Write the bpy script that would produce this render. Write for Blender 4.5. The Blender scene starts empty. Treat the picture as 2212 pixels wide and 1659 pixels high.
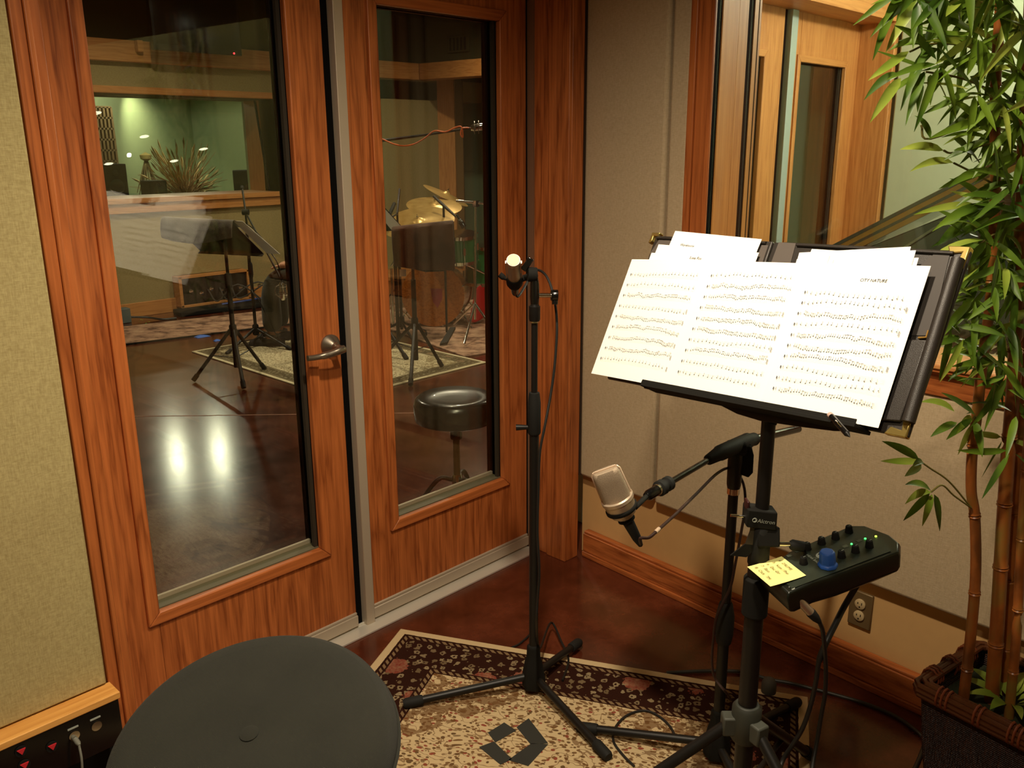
import bpy, bmesh, math, random
from math import sin, cos, pi, radians, hypot, sqrt, atan2
from mathutils import Vector as V, Matrix, Euler

S = bpy.context.scene
COL = S.collection
# ------------------------------------------------------------------ camera, light, exposure
F_PX = 1875.0                      # focal length in pixels of the 2212 px wide frame
PITCH, ROLL, AZ1, AZ2, CH = radians(15.34), radians(-.374), radians(43.86), radians(-41.11), 1.6

def heading(az, z=0.):             # world X runs along the sliding-door wall
    a = AZ1 - az
    return V((cos(a), sin(a), z))
_f0, _r0 = heading(0), heading(pi/2)
_F = _f0*cos(PITCH) + V((0, 0, -sin(PITCH)))
_U0 = _r0.cross(_F)
_R = cos(ROLL)*_r0 + sin(ROLL)*_U0
_U = -sin(ROLL)*_r0 + cos(ROLL)*_U0
CAM = V((0, 0, CH))
cd = bpy.data.cameras.new('camera'); co = bpy.data.objects.new('camera', cd); COL.objects.link(co)
cd.sensor_width = 36; cd.sensor_fit = 'HORIZONTAL'; cd.lens = F_PX*36/2212; cd.clip_start = .02; cd.clip_end = 60
m = Matrix.Identity(4)
for i, a in enumerate((_R, _U, -_F)):
    for j in range(3): m[j][i] = a[j]
m.translation = CAM
co.matrix_world = m
S.camera = co
S.view_settings.view_transform = 'Standard'; S.view_settings.look = 'None'
S.view_settings.gamma = 1; S.view_settings.use_curve_mapping = False
S.view_settings.exposure = 0.0
wd = bpy.data.worlds.new('room_air'); S.world = wd; wd.use_nodes = True
wd.node_tree.nodes['Background'].inputs[0].default_value = (1, .8, .55, 1)
wd.node_tree.nodes['Background'].inputs[1].default_value = .015

def lamp(name, kind, loc, power, color, size=.1, target=None, angle=None, blend=.5):
    d = bpy.data.lights.new(name, kind); d.energy = power; d.color = color
    if kind == 'AREA': d.shape = 'DISK'; d.size = size
    else: d.shadow_soft_size = size
    if kind == 'SPOT': d.spot_size = radians(angle or 100); d.spot_blend = blend
    o = bpy.data.objects.new(name, d); COL.objects.link(o); o.location = loc
    if target is not None:
        o.rotation_euler = (V(target)-V(loc)).to_track_quat('-Z', 'Y').to_euler()
    return o
WARM = (1, .84, .62); GRN = (1, .95, .66); NEU = (1, .84, .62)
# booth ceiling lamps
lamp('booth_downlight', 'SPOT', (1.0, .95, 2.62), 165, WARM, .05, (1.35, 1.0, .3), 135, 1)
lamp('booth_downlight', 'SPOT', (.15, .35, 2.62), 80, WARM, .05, (.5, .7, .3), 150, 1)
# live room ceiling lamps
for x, y, p in ((3.2, 6.7, 210), (4.9, 5.3, 190), (5.9, 4.0, 130), (3.3, 3.9, 50), (6.6, 6.8, 90)):
    lamp('live_room_downlight', 'SPOT', (x, y, 3.12), p*.72, NEU, .03, (x, y, 0), 165, .9)
# control room
lamp('control_room_washer', 'SPOT', (5.66, 12.42, 2.55), 75, GRN, .04, (5.86, 13.1, 1.5), 84, 1)
for x, y in ((5.48, 11.0), (4.98, 11.25)):
    lamp('control_room_downlight', 'SPOT', (x, y, 2.60), 56, (1, .96, .76), .05, (x, y, 0), 172, .15)
# piano booth
lamp('piano_booth_lamp', 'POINT', (4.45, .5, 2.55), 115, (1, .97, .84), .08)

# ------------------------------------------------------------------ picking points in the room
def ray(x, y): return _F + _R*((x-1106)/F_PX) - _U*((y-829.5)/F_PX)
def onz(x, y, z=0.):
    d = ray(x, y); return CAM + d*((z-CH)/d.z)
def onpl(x, y, p, n):
    d = ray(x, y); return CAM + d*(((V(p)-CAM).dot(n))/d.dot(n))
def onY(x, y, Y): return onpl(x, y, (0, Y, 0), V((0, 1, 0)))
def onX(x, y, X): return onpl(x, y, (X, 0, 0), V((1, 0, 0)))
def far(x, y, d):                  # the point seen there at horizontal distance d
    r = ray(x, y); return CAM + r*(d/hypot(r.x, r.y))
D2 = heading(AZ2); N2 = V((-D2.y, D2.x, 0))     # right wall runs along D2, N2 points into the booth
P2 = onz(1536, 1331)

# ------------------------------------------------------------------ mesh helper
class MB:
    def __init__(s, M=None): s.v = []; s.f = []; s.M = M or Matrix.Identity(4); s.uv = None
    def add(s, vs, fs):
        k = len(s.v); s.v += [s.M @ V(a) for a in vs]; s.f += [tuple(i+k for i in f) for f in fs]; return s
    def box(s, x0, x1, y0, y1, z0, z1):
        vs = [(x, y, z) for x in (x0, x1) for y in (y0, y1) for z in (z0, z1)]
        return s.add(vs, [(0, 1, 3, 2), (4, 6, 7, 5), (0, 4, 5, 1), (2, 3, 7, 6), (0, 2, 6, 4), (1, 5, 7, 3)])
    def obox(s, c, a, b, n):       # half vectors
        c, a, b, n = V(c), V(a), V(b), V(n)
        vs = [c+a*i+b*j+n*k for i in (-1, 1) for j in (-1, 1) for k in (-1, 1)]
        return s.add(vs, [(0, 1, 3, 2), (4, 6, 7, 5), (0, 4, 5, 1), (2, 3, 7, 6), (0, 2, 6, 4), (1, 5, 7, 3)])
    def bar(s, p, q, w, h, up=(0, 0, 1)):
        p, q = V(p), V(q); d = (q-p); L = d.length; d.normalize()
        a = d.cross(V(up))
        if a.length < 1e-4: a = d.cross(V((1, 0, 0)))
        a.normalize(); b = a.cross(d)
        return s.obox((p+q)/2, d*L/2, a*w/2, b*h/2)
    def tube(s, pts, r, n=12, caps=True, closed=False):
        pts = [V(p) for p in pts]; m = len(pts)
        rs = r if isinstance(r, (list, tuple)) else [r]*m
        t0 = (pts[1]-pts[0]).normalized()
        a = t0.cross(V((0, 0, 1)))
        if a.length < 1e-3: a = t0.cross(V((1, 0, 0)))
        a.normalize(); vs = []
        for i, p in enumerate(pts):
            if closed: t = (pts[(i+1) % m]-pts[i-1]).normalized()
            elif i == 0: t = t0
            elif i == m-1: t = (pts[i]-pts[i-1]).normalized()
            else:
                t = ((pts[i+1]-pts[i]).normalized()+(pts[i]-pts[i-1]).normalized())
                t = t.normalized() if t.length > 1e-6 else t0
            a = (a - t*a.dot(t)); a.normalize(); b = t.cross(a)
            vs += [p+(a*cos(2*pi*k/n)+b*sin(2*pi*k/n))*rs[i] for k in range(n)]
        fs = []
        for i in range(m if closed else m-1):
            j = (i+1) % m
            fs += [(i*n+k, i*n+(k+1) % n, j*n+(k+1) % n, j*n+k) for k in range(n)]
        if caps and not closed: fs += [tuple(range(n))[::-1], tuple((m-1)*n+k for k in range(n))]
        return s.add(vs, fs)
    def lathe(s, prof, c=(0, 0, 0), ax=(0, 0, 1), n=24, sx=1, sy=1, xdir=None):
        c, ax = V(c), V(ax).normalized()
        a = ax.cross(V(xdir)) if xdir is not None else ax.cross(V((0, 0, 1)))
        if a.length < 1e-3: a = V((1, 0, 0))
        a.normalize(); b = ax.cross(a); vs = []
        for r, z in prof: vs += [c+ax*z+(a*cos(2*pi*k/n)*sx+b*sin(2*pi*k/n)*sy)*r for k in range(n)]
        fs = [(i*n+k, i*n+(k+1) % n, (i+1)*n+(k+1) % n, (i+1)*n+k) for i in range(len(prof)-1) for k in range(n)]
        if prof[0][0] > 1e-5: fs.append(tuple(range(n))[::-1])
        if prof[-1][0] > 1e-5: fs.append(tuple((len(prof)-1)*n+k for k in range(n)))
        return s.add(vs, fs)
    def slab(s, pts, n, th):       # polygon pts extruded along n by th
        pts = [V(p) for p in pts]; n = V(n); k = len(pts)
        vs = pts+[p+n*th for p in pts]
        return s.add(vs, [tuple(range(k))[::-1], tuple(range(k, 2*k))]+[(i, (i+1) % k, k+(i+1) % k, k+i) for i in range(k)])
    def grid(s, fn, nu, nv):
        vs = [fn(i/nu, j/nv) for j in range(nv+1) for i in range(nu+1)]
        w = nu+1
        return s.add(vs, [(j*w+i, j*w+i+1, (j+1)*w+i+1, (j+1)*w+i) for j in range(nv) for i in range(nu)])
    def build(s, name, mat, parent=None, bevel=0, seg=2, smooth=40, solid=0, sub=0, label=None, recalc=True):
        me = bpy.data.meshes.new(name)
        vs = s.v
        if parent is not None:
            inv = world_of(parent).inverted(); vs = [inv @ v for v in vs]
        me.from_pydata([tuple(v) for v in vs], [], s.f)
        if recalc:
            b = bmesh.new(); b.from_mesh(me); bmesh.ops.remove_doubles(b, verts=b.verts, dist=1e-6)
            bmesh.ops.recalc_face_normals(b, faces=b.faces); b.to_mesh(me); b.free()
        for p in me.polygons: p.use_smooth = smooth > 0
        if smooth: me.set_sharp_from_angle(angle=radians(smooth))
        o = bpy.data.objects.new(name, me); COL.objects.link(o)
        if mat: me.materials.append(mat)
        if parent is not None: o.parent = parent
        if solid: k = o.modifiers.new('solid', 'SOLIDIFY'); k.thickness = solid; k.offset = 0
        if sub: k = o.modifiers.new('sub', 'SUBSURF'); k.levels = k.render_levels = sub
        if bevel: k = o.modifiers.new('bevel', 'BEVEL'); k.width = bevel; k.segments = seg; k.limit_method = 'ANGLE'; k.angle_limit = radians(40)
        if label: o['label'] = label
        return o
def world_of(o):
    M = Matrix.LocRotScale(o.location, o.rotation_euler, o.scale)
    return world_of(o.parent) @ M if o.parent else M
def spline(pts, n=8):              # Catmull-Rom through the points
    P = [V(p) for p in pts]; P = [P[0]*2-P[1]]+P+[P[-1]*2-P[-2]]; out = []
    for i in range(1, len(P)-2):
        for k in range(n):
            t = k/n; a, b, c, d = P[i-1:i+3]
            out.append(.5*((2*b)+(c-a)*t+(2*a-5*b+4*c-d)*t*t+(3*b-a-3*c+d)*t**3))
    return out+[P[-2]]
def tag(o, label, cat, group=None, kind=None):
    o['label'] = label; o['category'] = cat
    if group: o['group'] = group
    if kind: o['kind'] = kind
    return o
def thing(name, label, cat, loc=(0, 0, 0), rz=0, group=None):
    o = bpy.data.objects.new(name, None); COL.objects.link(o)
    o.location = loc; o.rotation_euler = (0, 0, rz); o.empty_display_size = .05
    return tag(o, label, cat, group)
def struct(mb, name, mat, **k):
    o = mb.build(name, mat, **k)
    if not k.get('parent'): o['kind'] = 'structure'
    return o
def sempty(name, loc):
    o = bpy.data.objects.new(name, None); COL.objects.link(o); o.location = loc; o['kind'] = 'structure'; return o
def F2(off=0, s=0, z=0):           # frame on the right wall: x along it, y outwards, z up
    m = Matrix.Identity(4)
    for i, a in enumerate((D2, -N2, V((0, 0, 1)))):
        for j in range(3): m[j][i] = a[j]
    m.translation = P2 + D2*s - N2*off + V((0, 0, z-P2.z)); return m
def text_mb(txt, O, u, v, h, name, mat, parent, font_shear=0, th=.0003, align='LEFT'):
    c = bpy.data.curves.new(name, 'FONT'); c.body = txt; c.size = 1; c.align_x = align; c.shear = font_shear; c.resolution_u = 2
    o = bpy.data.objects.new(name, c); COL.objects.link(o)
    bpy.context.view_layer.update()
    me = bpy.data.meshes.new_from_object(o.evaluated_get(bpy.context.evaluated_depsgraph_get()))
    bpy.data.objects.remove(o)
    u, v = V(u).normalized(), V(v).normalized(); n = u.cross(v)
    b = MB(); b.add([V(O)+u*p.co.x*h+v*p.co.y*h+n*th for p in me.vertices], [tuple(p.vertices) for p in me.polygons])
    bpy.data.meshes.remove(me)
    return b.build(name, mat, parent, smooth=0, recalc=False)

# ------------------------------------------------------------------ materials
def srgb(r, g, b):
    f = lambda c: (c/255)/12.92 if c/255 <= .04045 else ((c/255+.055)/1.055)**2.4
    return (f(r), f(g), f(b), 1)
class NT:
    def __init__(s, name):
        s.m = bpy.data.materials.new(name); s.m.use_nodes = True; s.t = s.m.node_tree
        s.b = s.t.nodes['Principled BSDF']; s.out = s.t.nodes['Material Output']
    def n(s, typ, **k):
        x = s.t.nodes.new(typ)
        for a, b in k.items():
            if a == 'inp':
                for i, val in b.items():
                    if hasattr(val, 'links') or isinstance(val, bpy.types.NodeSocket): s.t.links.new(val, x.inputs[i])
                    else: x.inputs[i].default_value = val
            else: setattr(x, a, b)
        return x
    def link(s, a, b): s.t.links.new(a, b)
    def math(s, op, a, b=0, c=0): return s.n('ShaderNodeMath', operation=op, inp={0: a, 1: b, 2: c}).outputs[0]
    def co(s, scale=(1, 1, 1), rot=(0, 0, 0)):
        t = s.n('ShaderNodeTexCoord'); mp = s.n('ShaderNodeMapping', inp={0: t.outputs['Object'], 2: rot, 3: scale}); return mp.outputs[0]
    def ramp(s, fac, stops, interp='LINEAR'):
        r = s.n('ShaderNodeValToRGB', inp={0: fac}); e = r.color_ramp; e.interpolation = interp
        while len(e.elements) > len(stops): e.elements.remove(e.elements[-1])
        while len(e.elements) < len(stops): e.elements.new(.5)
        for q, (p, c) in zip(e.elements, stops): q.position = p; q.color = c
        return r.outputs[0]
    def mix(s, f, a, b, blend='MIX'):
        x = s.n('ShaderNodeMix', data_type='RGBA', blend_type=blend)
        for i, val in ((0, f), (6, a), (7, b)):
            if isinstance(val, bpy.types.NodeSocket): s.link(val, x.inputs[i])
            else: x.inputs[i].default_value = val
        return x.outputs[2]
    def bump(s, h, st=.3, d=.002): s.link(s.n('ShaderNodeBump', inp={0: st, 1: d, 'Height': h}).outputs[0], s.b.inputs['Normal'])
    def noise(s, v, sc, det=3, r=.5): return s.n('ShaderNodeTexNoise', inp={'Vector': v, 'Scale': sc, 'Detail': det, 'Roughness': r}).outputs[0]
def plain(name, c, rough=.5, metal=0, spec=.5, coat=0, emit=0, var=0, bump=0, bs=200, sheen=0):
    t = NT(name); b = t.b
    b.inputs['Base Color'].default_value = c; b.inputs['Roughness'].default_value = rough
    b.inputs['Metallic'].default_value = metal; b.inputs['Specular IOR Level'].default_value = spec
    b.inputs['Coat Weight'].default_value = coat
    if emit: b.inputs['Emission Color'].default_value = c; b.inputs['Emission Strength'].default_value = emit
    if var or bump:
        v = t.co(); nz = t.noise(v, bs)
        if var: t.link(t.mix(t.noise(v, bs*.12), tuple(x*(1-var) for x in c[:3])+(1,), tuple(min(1, x*(1+var)) for x in c[:3])+(1,)), b.inputs['Base Color'])
        if bump: t.bump(nz, bump)
    if sheen: b.inputs['Sheen Weight'].default_value = sheen
    return t.m
def wood(name, light, dark, axis='z', rough=.38, scale=1, contrast=1):
    t = NT(name)
    s = {'x': (1.2, 14, 14), 'y': (14, 1.2, 14), 'z': (14, 14, 1.2)}[axis]
    s2 = {'x': (2, 110, 110), 'y': (110, 2, 110), 'z': (110, 110, 2)}[axis]
    v = t.co(tuple(a*scale for a in s)); v2 = t.co(tuple(a*scale for a in s2))
    warp = t.noise(v, .9, 2); n1 = t.noise(v, 1.0, 4, .55)
    rings = t.math('FRACT', t.math('MULTIPLY', t.math('ADD', n1, t.math('MULTIPLY', warp, .5)), 5.5))
    fine = t.noise(v2, 1, 3, .6)
    mid = tuple((a+b)/2 for a, b in zip(light, dark))
    c1 = t.ramp(rings, [(0, dark), (.18, mid), (.55, light), (.86, mid), (1, dark)])
    c2 = t.mix(t.ramp(fine, [(.38, (0, 0, 0, 1)), (.62, (1, 1, 1, 1))]), dark, light)
    big = t.noise(t.co(tuple(a*.12*scale for a in s)), 1.2, 2)
    col = t.mix(.4, c1, c2)
    col = t.mix(t.ramp(big, [(.35, (0, 0, 0, 1)), (.7, (.5*contrast,)*3+(1,))]), col, mid)
    t.link(col, t.b.inputs['Base Color'])
    t.b.inputs['Roughness'].default_value = rough; t.b.inputs['Specular IOR Level'].default_value = .4
    t.bump(fine, .12, .001)
    return t.m
def fabric(name, c, c2, s=420):
    t = NT(name); v = t.co()
    w1 = t.noise(t.co((1, 1, .16)), s, 2); w2 = t.noise(t.co((.16, .16, 1)), s, 2)
    w = t.math('ADD', t.math('MULTIPLY', w1, .5), t.math('MULTIPLY', w2, .5))
    big = t.noise(v, 110, 2)
    f = t.math('ADD', t.math('MULTIPLY', w, .75), t.math('MULTIPLY', big, .25))
    t.link(t.ramp(f, [(.36, c2), (.62, c)]), t.b.inputs['Base Color'])
    t.b.inputs['Roughness'].default_value = .95; t.b.inputs['Specular IOR Level'].default_value = .1
    t.bump(w, .35, .002); return t.m
def glass(name='clear_glass', base=.032, tint=(.965, .975, .945, 1)):
    t = NT(name); t.t.nodes.remove(t.b)
    lw = t.n('ShaderNodeLayerWeight', inp={0: .5}).outputs['Facing']
    f = t.math('ADD', t.math('MULTIPLY', t.math('POWER', lw, 4.5), .9), base)
    tr = t.n('ShaderNodeBsdfTransparent', inp={0: tint}); gl = t.n('ShaderNodeBsdfGlossy', inp={0: (1, 1, 1, 1), 'Roughness': 0})
    mx = t.n('ShaderNodeMixShader', inp={0: f, 1: tr.outputs[0], 2: gl.outputs[0]}); t.link(mx.outputs[0], t.out.inputs[0])
    return t.m
def concrete():
    t = NT('stained_concrete'); v = t.co()
    a = t.noise(v, 1.4, 6, .62); b = t.noise(v, 6, 8, .7); c = t.noise(v, 45, 4, .6)
    f = t.math('ADD', t.math('MULTIPLY', a, .55), t.math('MULTIPLY', b, .45))
    col = t.ramp(f, [(.33, srgb(44, 18, 10)), (.46, srgb(78, 35, 20)), (.56, srgb(98, 47, 29)), (.68, srgb(126, 74, 50))])
    col = t.mix(t.ramp(c, [(.5, (0, 0, 0, 1)), (.75, (.35, .35, .35, 1))]), col, srgb(60, 28, 18))
    t.link(col, t.b.inputs['Base Color'])
    t.link(t.math('ADD', t.math('MULTIPLY', b, .14), .12), t.b.inputs['Roughness'])
    t.b.inputs['Coat Weight'].default_value = .4; t.b.inputs['Coat Roughness'].default_value = .17
    t.bump(b, .05, .002); return t.m
def rug(name, W, L, cream, brown, red, dark, border=.2, seed=0.):
    t = NT(name); tc = t.n('ShaderNodeTexCoord').outputs['Object']
    sp = t.n('ShaderNodeSeparateXYZ', inp={0: tc}); x, y = sp.outputs[0], sp.outputs[1]
    dx = t.math('MINIMUM', x, t.math('SUBTRACT', W, x)); dy = t.math('MINIMUM', y, t.math('SUBTRACT', L, y))
    d = t.math('MINIMUM', dx, dy)
    wob = t.math('MULTIPLY', t.math('SUBTRACT', t.noise(tc, 60, 2), .5), .004)
    d = t.math('ADD', d, wob)
    def zone(a, b): return t.math('MULTIPLY', t.math('GREATER_THAN', d, a), t.math('LESS_THAN', d, b))
    mp = t.n('ShaderNodeMapping', inp={0: tc, 1: (seed, seed*2, 0)}).outputs[0]
    # dark border: small flower rosettes
    vo = t.n('ShaderNodeTexVoronoi', inp={'Vector': mp, 'Scale': 34, 'Randomness': .8})
    vd = vo.outputs['Distance']; vc = vo.outputs['Color']
    petal = t.n('ShaderNodeTexVoronoi', inp={'Vector': mp, 'Scale': 95, 'Randomness': 1}).outputs['Distance']
    rose = t.math('LESS_THAN', t.math('ADD', vd, t.math('MULTIPLY', petal, .35)), .52)
    ring = t.math('MULTIPLY', rose, t.math('GREATER_THAN', t.math('ADD', vd, t.math('MULTIPLY', petal, .3)), .27))
    big = t.n('ShaderNodeTexVoronoi', inp={'Vector': mp, 'Scale': 6.5, 'Randomness': .6}).outputs['Distance']
    sc = t.n('ShaderNodeSeparateColor', inp={0: vc}).outputs[0]
    fl = t.mix(sc, tuple(a*.5 for a in cream[:3])+(1,), tuple(a*.16+b*.3 for a, b in zip(cream[:3], brown[:3]))+(1,))
    bord = t.mix(ring, dark, fl)
    redm = t.math('LESS_THAN', t.math('ADD', big, t.math('MULTIPLY', petal, .1)), .32)
    bord = t.mix(t.math('MULTIPLY', redm, .75), bord, t.mix(petal, red, tuple(a*.5+b*.35 for a, b in zip(red[:3], cream[:3]))+(1,)))
    # cream field: scattered leaves and scrolls
    wv = t.n('ShaderNodeMapping', inp={0: mp, 2: (0, 0, .5), 3: (1, 1.5, 1)}).outputs[0]
    dn = t.n('ShaderNodeTexNoise', inp={'Vector': mp, 'Scale': 14., 'Detail': 2.}).outputs[1]
    wv = t.n('ShaderNodeVectorMath', operation='ADD', inp={0: wv, 1: t.n('ShaderNodeVectorMath', operation='SCALE', inp={0: dn, 'Scale': .05}).outputs[0]}).outputs[0]
    f2 = t.n('ShaderNodeTexVoronoi', inp={'Vector': wv, 'Scale': 56, 'Randomness': 1})
    blot = t.math('LESS_THAN', f2.outputs['Distance'], .38)
    scr = t.math('LESS_THAN', t.math('ABSOLUTE', t.math('SUBTRACT', t.noise(wv, 26, 1), .5)), .022)
    sc2 = t.n('ShaderNodeSeparateColor', inp={0: f2.outputs['Color']}).outputs[0]
    bc = t.ramp(sc2, [(0, brown), (.45, tuple(a*.6 for a in brown[:3])+(1,)), (.68, tuple(a*.6+b*.2 for a, b in zip(brown[:3], cream[:3]))+(1,)), (.84, red)], 'CONSTANT')
    field = t.mix(t.math('MULTIPLY', blot, .9), cream, bc)
    field = t.mix(t.math('MULTIPLY', scr, .7), field, brown)
    # corner spandrels of denser pattern
    cor = t.math('LESS_THAN', t.math('ADD', dx, dy), border*2+.34)
    field = t.mix(t.math('MULTIPLY', cor, t.math('MULTIPLY', t.math('GREATER_THAN', t.noise(mp, 34, 3), .47), .75)), field, brown)
    wavy = t.math('GREATER_THAN', t.math('SINE', t.math('MULTIPLY', t.math('ADD', x, y), 260)), -.2)
    stripe = t.mix(wavy, dark, tuple(a*.5+b*.25 for a, b in zip(brown[:3], cream[:3]))+(1,))
    b0 = .028
    col = t.mix(t.math('GREATER_THAN', d, b0), cream, dark)
    col = t.mix(zone(b0+.008, b0+.022), col, stripe)
    col = t.mix(zone(b0+.028, border-.03), col, bord)
    col = t.mix(zone(border-.03, border-.024), col, dark)
    col = t.mix(zone(border-.024, border-.01), col, stripe)
    col = t.mix(zone(border-.01, border-.005), col, dark)
    col = t.mix(t.math('GREATER_THAN', d, border-.005), col, field)
    t.link(col, t.b.inputs['Base Color']); t.b.inputs['Roughness'].default_value = 1; t.b.inputs['Specular IOR Level'].default_value = .05
    t.bump(t.noise(tc, 700, 2), .6, .004)
    return t.m
M = {}
OL, OD = srgb(200, 116, 60), srgb(124, 60, 24)
M['oak_z'] = wood('red_oak_upright', OL, OD, 'z'); M['oak_x'] = wood('red_oak_lengthwise', OL, OD, 'x'); M['oak_y'] = wood('red_oak_cross', OL, OD, 'y')
HL, HD = srgb(212, 150, 86), srgb(176, 112, 58)
M['hon_z'] = wood('honey_oak_upright', HL, HD, 'z', .45); M['hon_x'] = wood('honey_oak_lengthwise', HL, HD, 'x', .45); M['hon_y'] = wood('honey_oak_cross', HL, HD, 'y', .45)
M['fab_l'] = fabric('olive_wall_fabric', srgb(186, 171, 122), srgb(162, 146, 100))
M['fab_r'] = fabric('tan_wall_fabric', srgb(196, 176, 144), srgb(180, 160, 128))
M['fab_live'] = fabric('sage_wall_fabric', srgb(168, 152, 108), srgb(144, 128, 86), 300)
M['fab_dark'] = plain('dark_wall_fabric', srgb(70, 66, 44), .95, spec=.1)
M['mint'] = plain('mint_wall_fabric', srgb(200, 214, 186), .9, spec=.1, var=.05, bs=150)
M['green'] = plain('green_wall_paint', srgb(176, 190, 150), .9, spec=.1, var=.06, bs=150)
M['teal'] = plain('teal_wall_fabric', srgb(124, 148, 118), .9, spec=.1)
M['white'] = plain('ceiling_paint', srgb(190, 180, 155), .9, spec=.1)
M['concrete'] = concrete()
M['alu'] = plain('brushed_aluminium', srgb(168, 158, 140), .42, .8, var=.08, bump=.05, bs=260)
M['alu_paint'] = plain('satin_aluminium', srgb(186, 172, 152), .55, .3)
M['bright_alu'] = plain('bright_aluminium', srgb(225, 220, 208), .3, .45)
M['black'] = plain('black_powder_coat', srgb(22, 20, 18), .42, spec=.35)
M['gloss_black'] = plain('gloss_black', srgb(14, 13, 12), .18, spec=.6)
M['matte_black'] = plain('matte_black', srgb(24, 23, 20), .8, spec=.2)
M['gap'] = plain('door_seal_black', srgb(10, 9, 8), .9, spec=.1)
M['rubber'] = plain('black_rubber', srgb(30, 30, 28), .7, spec=.25)
M['chrome'] = plain('chrome', srgb(225, 222, 215), .12, 1)
M['nickel'] = plain('satin_nickel', srgb(150, 140, 125), .3, .9)
M['silver'] = plain('champagne_metal', srgb(190, 172, 150), .38, .55)
M['silver_mesh'] = plain('champagne_grille', srgb(168, 150, 128), .5, .5, bump=.5, bs=900)
M['brass'] = plain('polished_brass', srgb(225, 200, 120), .25, .9)
M['glass'] = glass(); M['glass2'] = glass('window_glass', .05)
M['paper'] = plain('white_paper', srgb(252, 250, 244), .85, spec=.1)
M['ink'] = plain('pencil_grey_ink', srgb(74, 82, 98), .9, spec=.05)
M['dark_ink'] = plain('black_ink', srgb(40, 42, 50), .9, spec=.05)
M['white_ink'] = plain('pale_grey_print', srgb(165, 170, 160), .7)
# ================================================================== THE SETTING
# ---- floor and ceilings
fl = struct(MB().box(-1.6, 9.5, -1.9, 14, -.1, 0), 'floor', M['concrete'])
mj = plain('score_line_filler', srgb(150, 100, 75), .6)
MB().bar((1.7, 5.62, .0005), (4.6, 2.72, .0005), .012, .001).build('score_line', mj, fl)
MB().bar((3.2, 4.107, .0005), (2.2, 3.107+.01, .0005), .006, .001)
struct(MB().box(-1.5, 3.0, -1.8, 2.3, 2.65, 2.75), 'ceiling', M['white'])
struct(MB().box(3.0, 7.2, -1.8, 2.3, 2.8, 2.9), 'ceiling', M['white'])
struct(MB().box(0, 9.4, 2.3, 9.0, 3.2, 3.3), 'ceiling', plain('live_room_ceiling', srgb(120, 118, 92), .9))
struct(MB().box(2.4, 7.4, 8.95, 13.1, 2.62, 2.72), 'ceiling', M['white'])
# ---- booth walls behind the camera and at its side
struct(MB().box(-1.5, -1.4, -1.8, 2.3, 0, 2.65), 'wall_side', M['fab_l'])
struct(MB().box(-1.5, 6.2, -1.9, -1.8, 0, 2.8), 'wall_back', M['fab_l'])
# ---- left fabric wall and its wooden shelf box
XL = onY(237, 1480, 2.02).x; ZS = onY(223, 1482.5, 2.02).z
wl = struct(MB().box(-1.4, XL-.006, 2.02, 2.06, ZS+.004, 2.65), 'wall_left', M['fab_l'], bevel=.004)
MB().box(-1.4, XL, 2.05, 2.36, 0, 2.65).build('wall_backing', M['matte_black'], wl)
XC = onY(85, 0, 2.03).x
struct(MB().box(XL, XC-.035, 2.028, 2.29, 0, 2.3).box(XC-.035, XC-.022, 2.022, 2.29, 0, 2.3).box(XC-.022, XC, 2.034, 2.29, 0, 2.3), 'trim_1', M['oak_z'], bevel=.003)
# ---- header above the sliding doors
struct(MB().box(-1.4, 7.0, 2.04, 2.36, 2.31, 3.2), 'wall_front', M['fab_l'])
struct(MB().box(XC-.1, 2.47, 2.03, 2.29, 2.235, 2.31), 'trim_2', M['oak_x'], bevel=.003)

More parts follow.
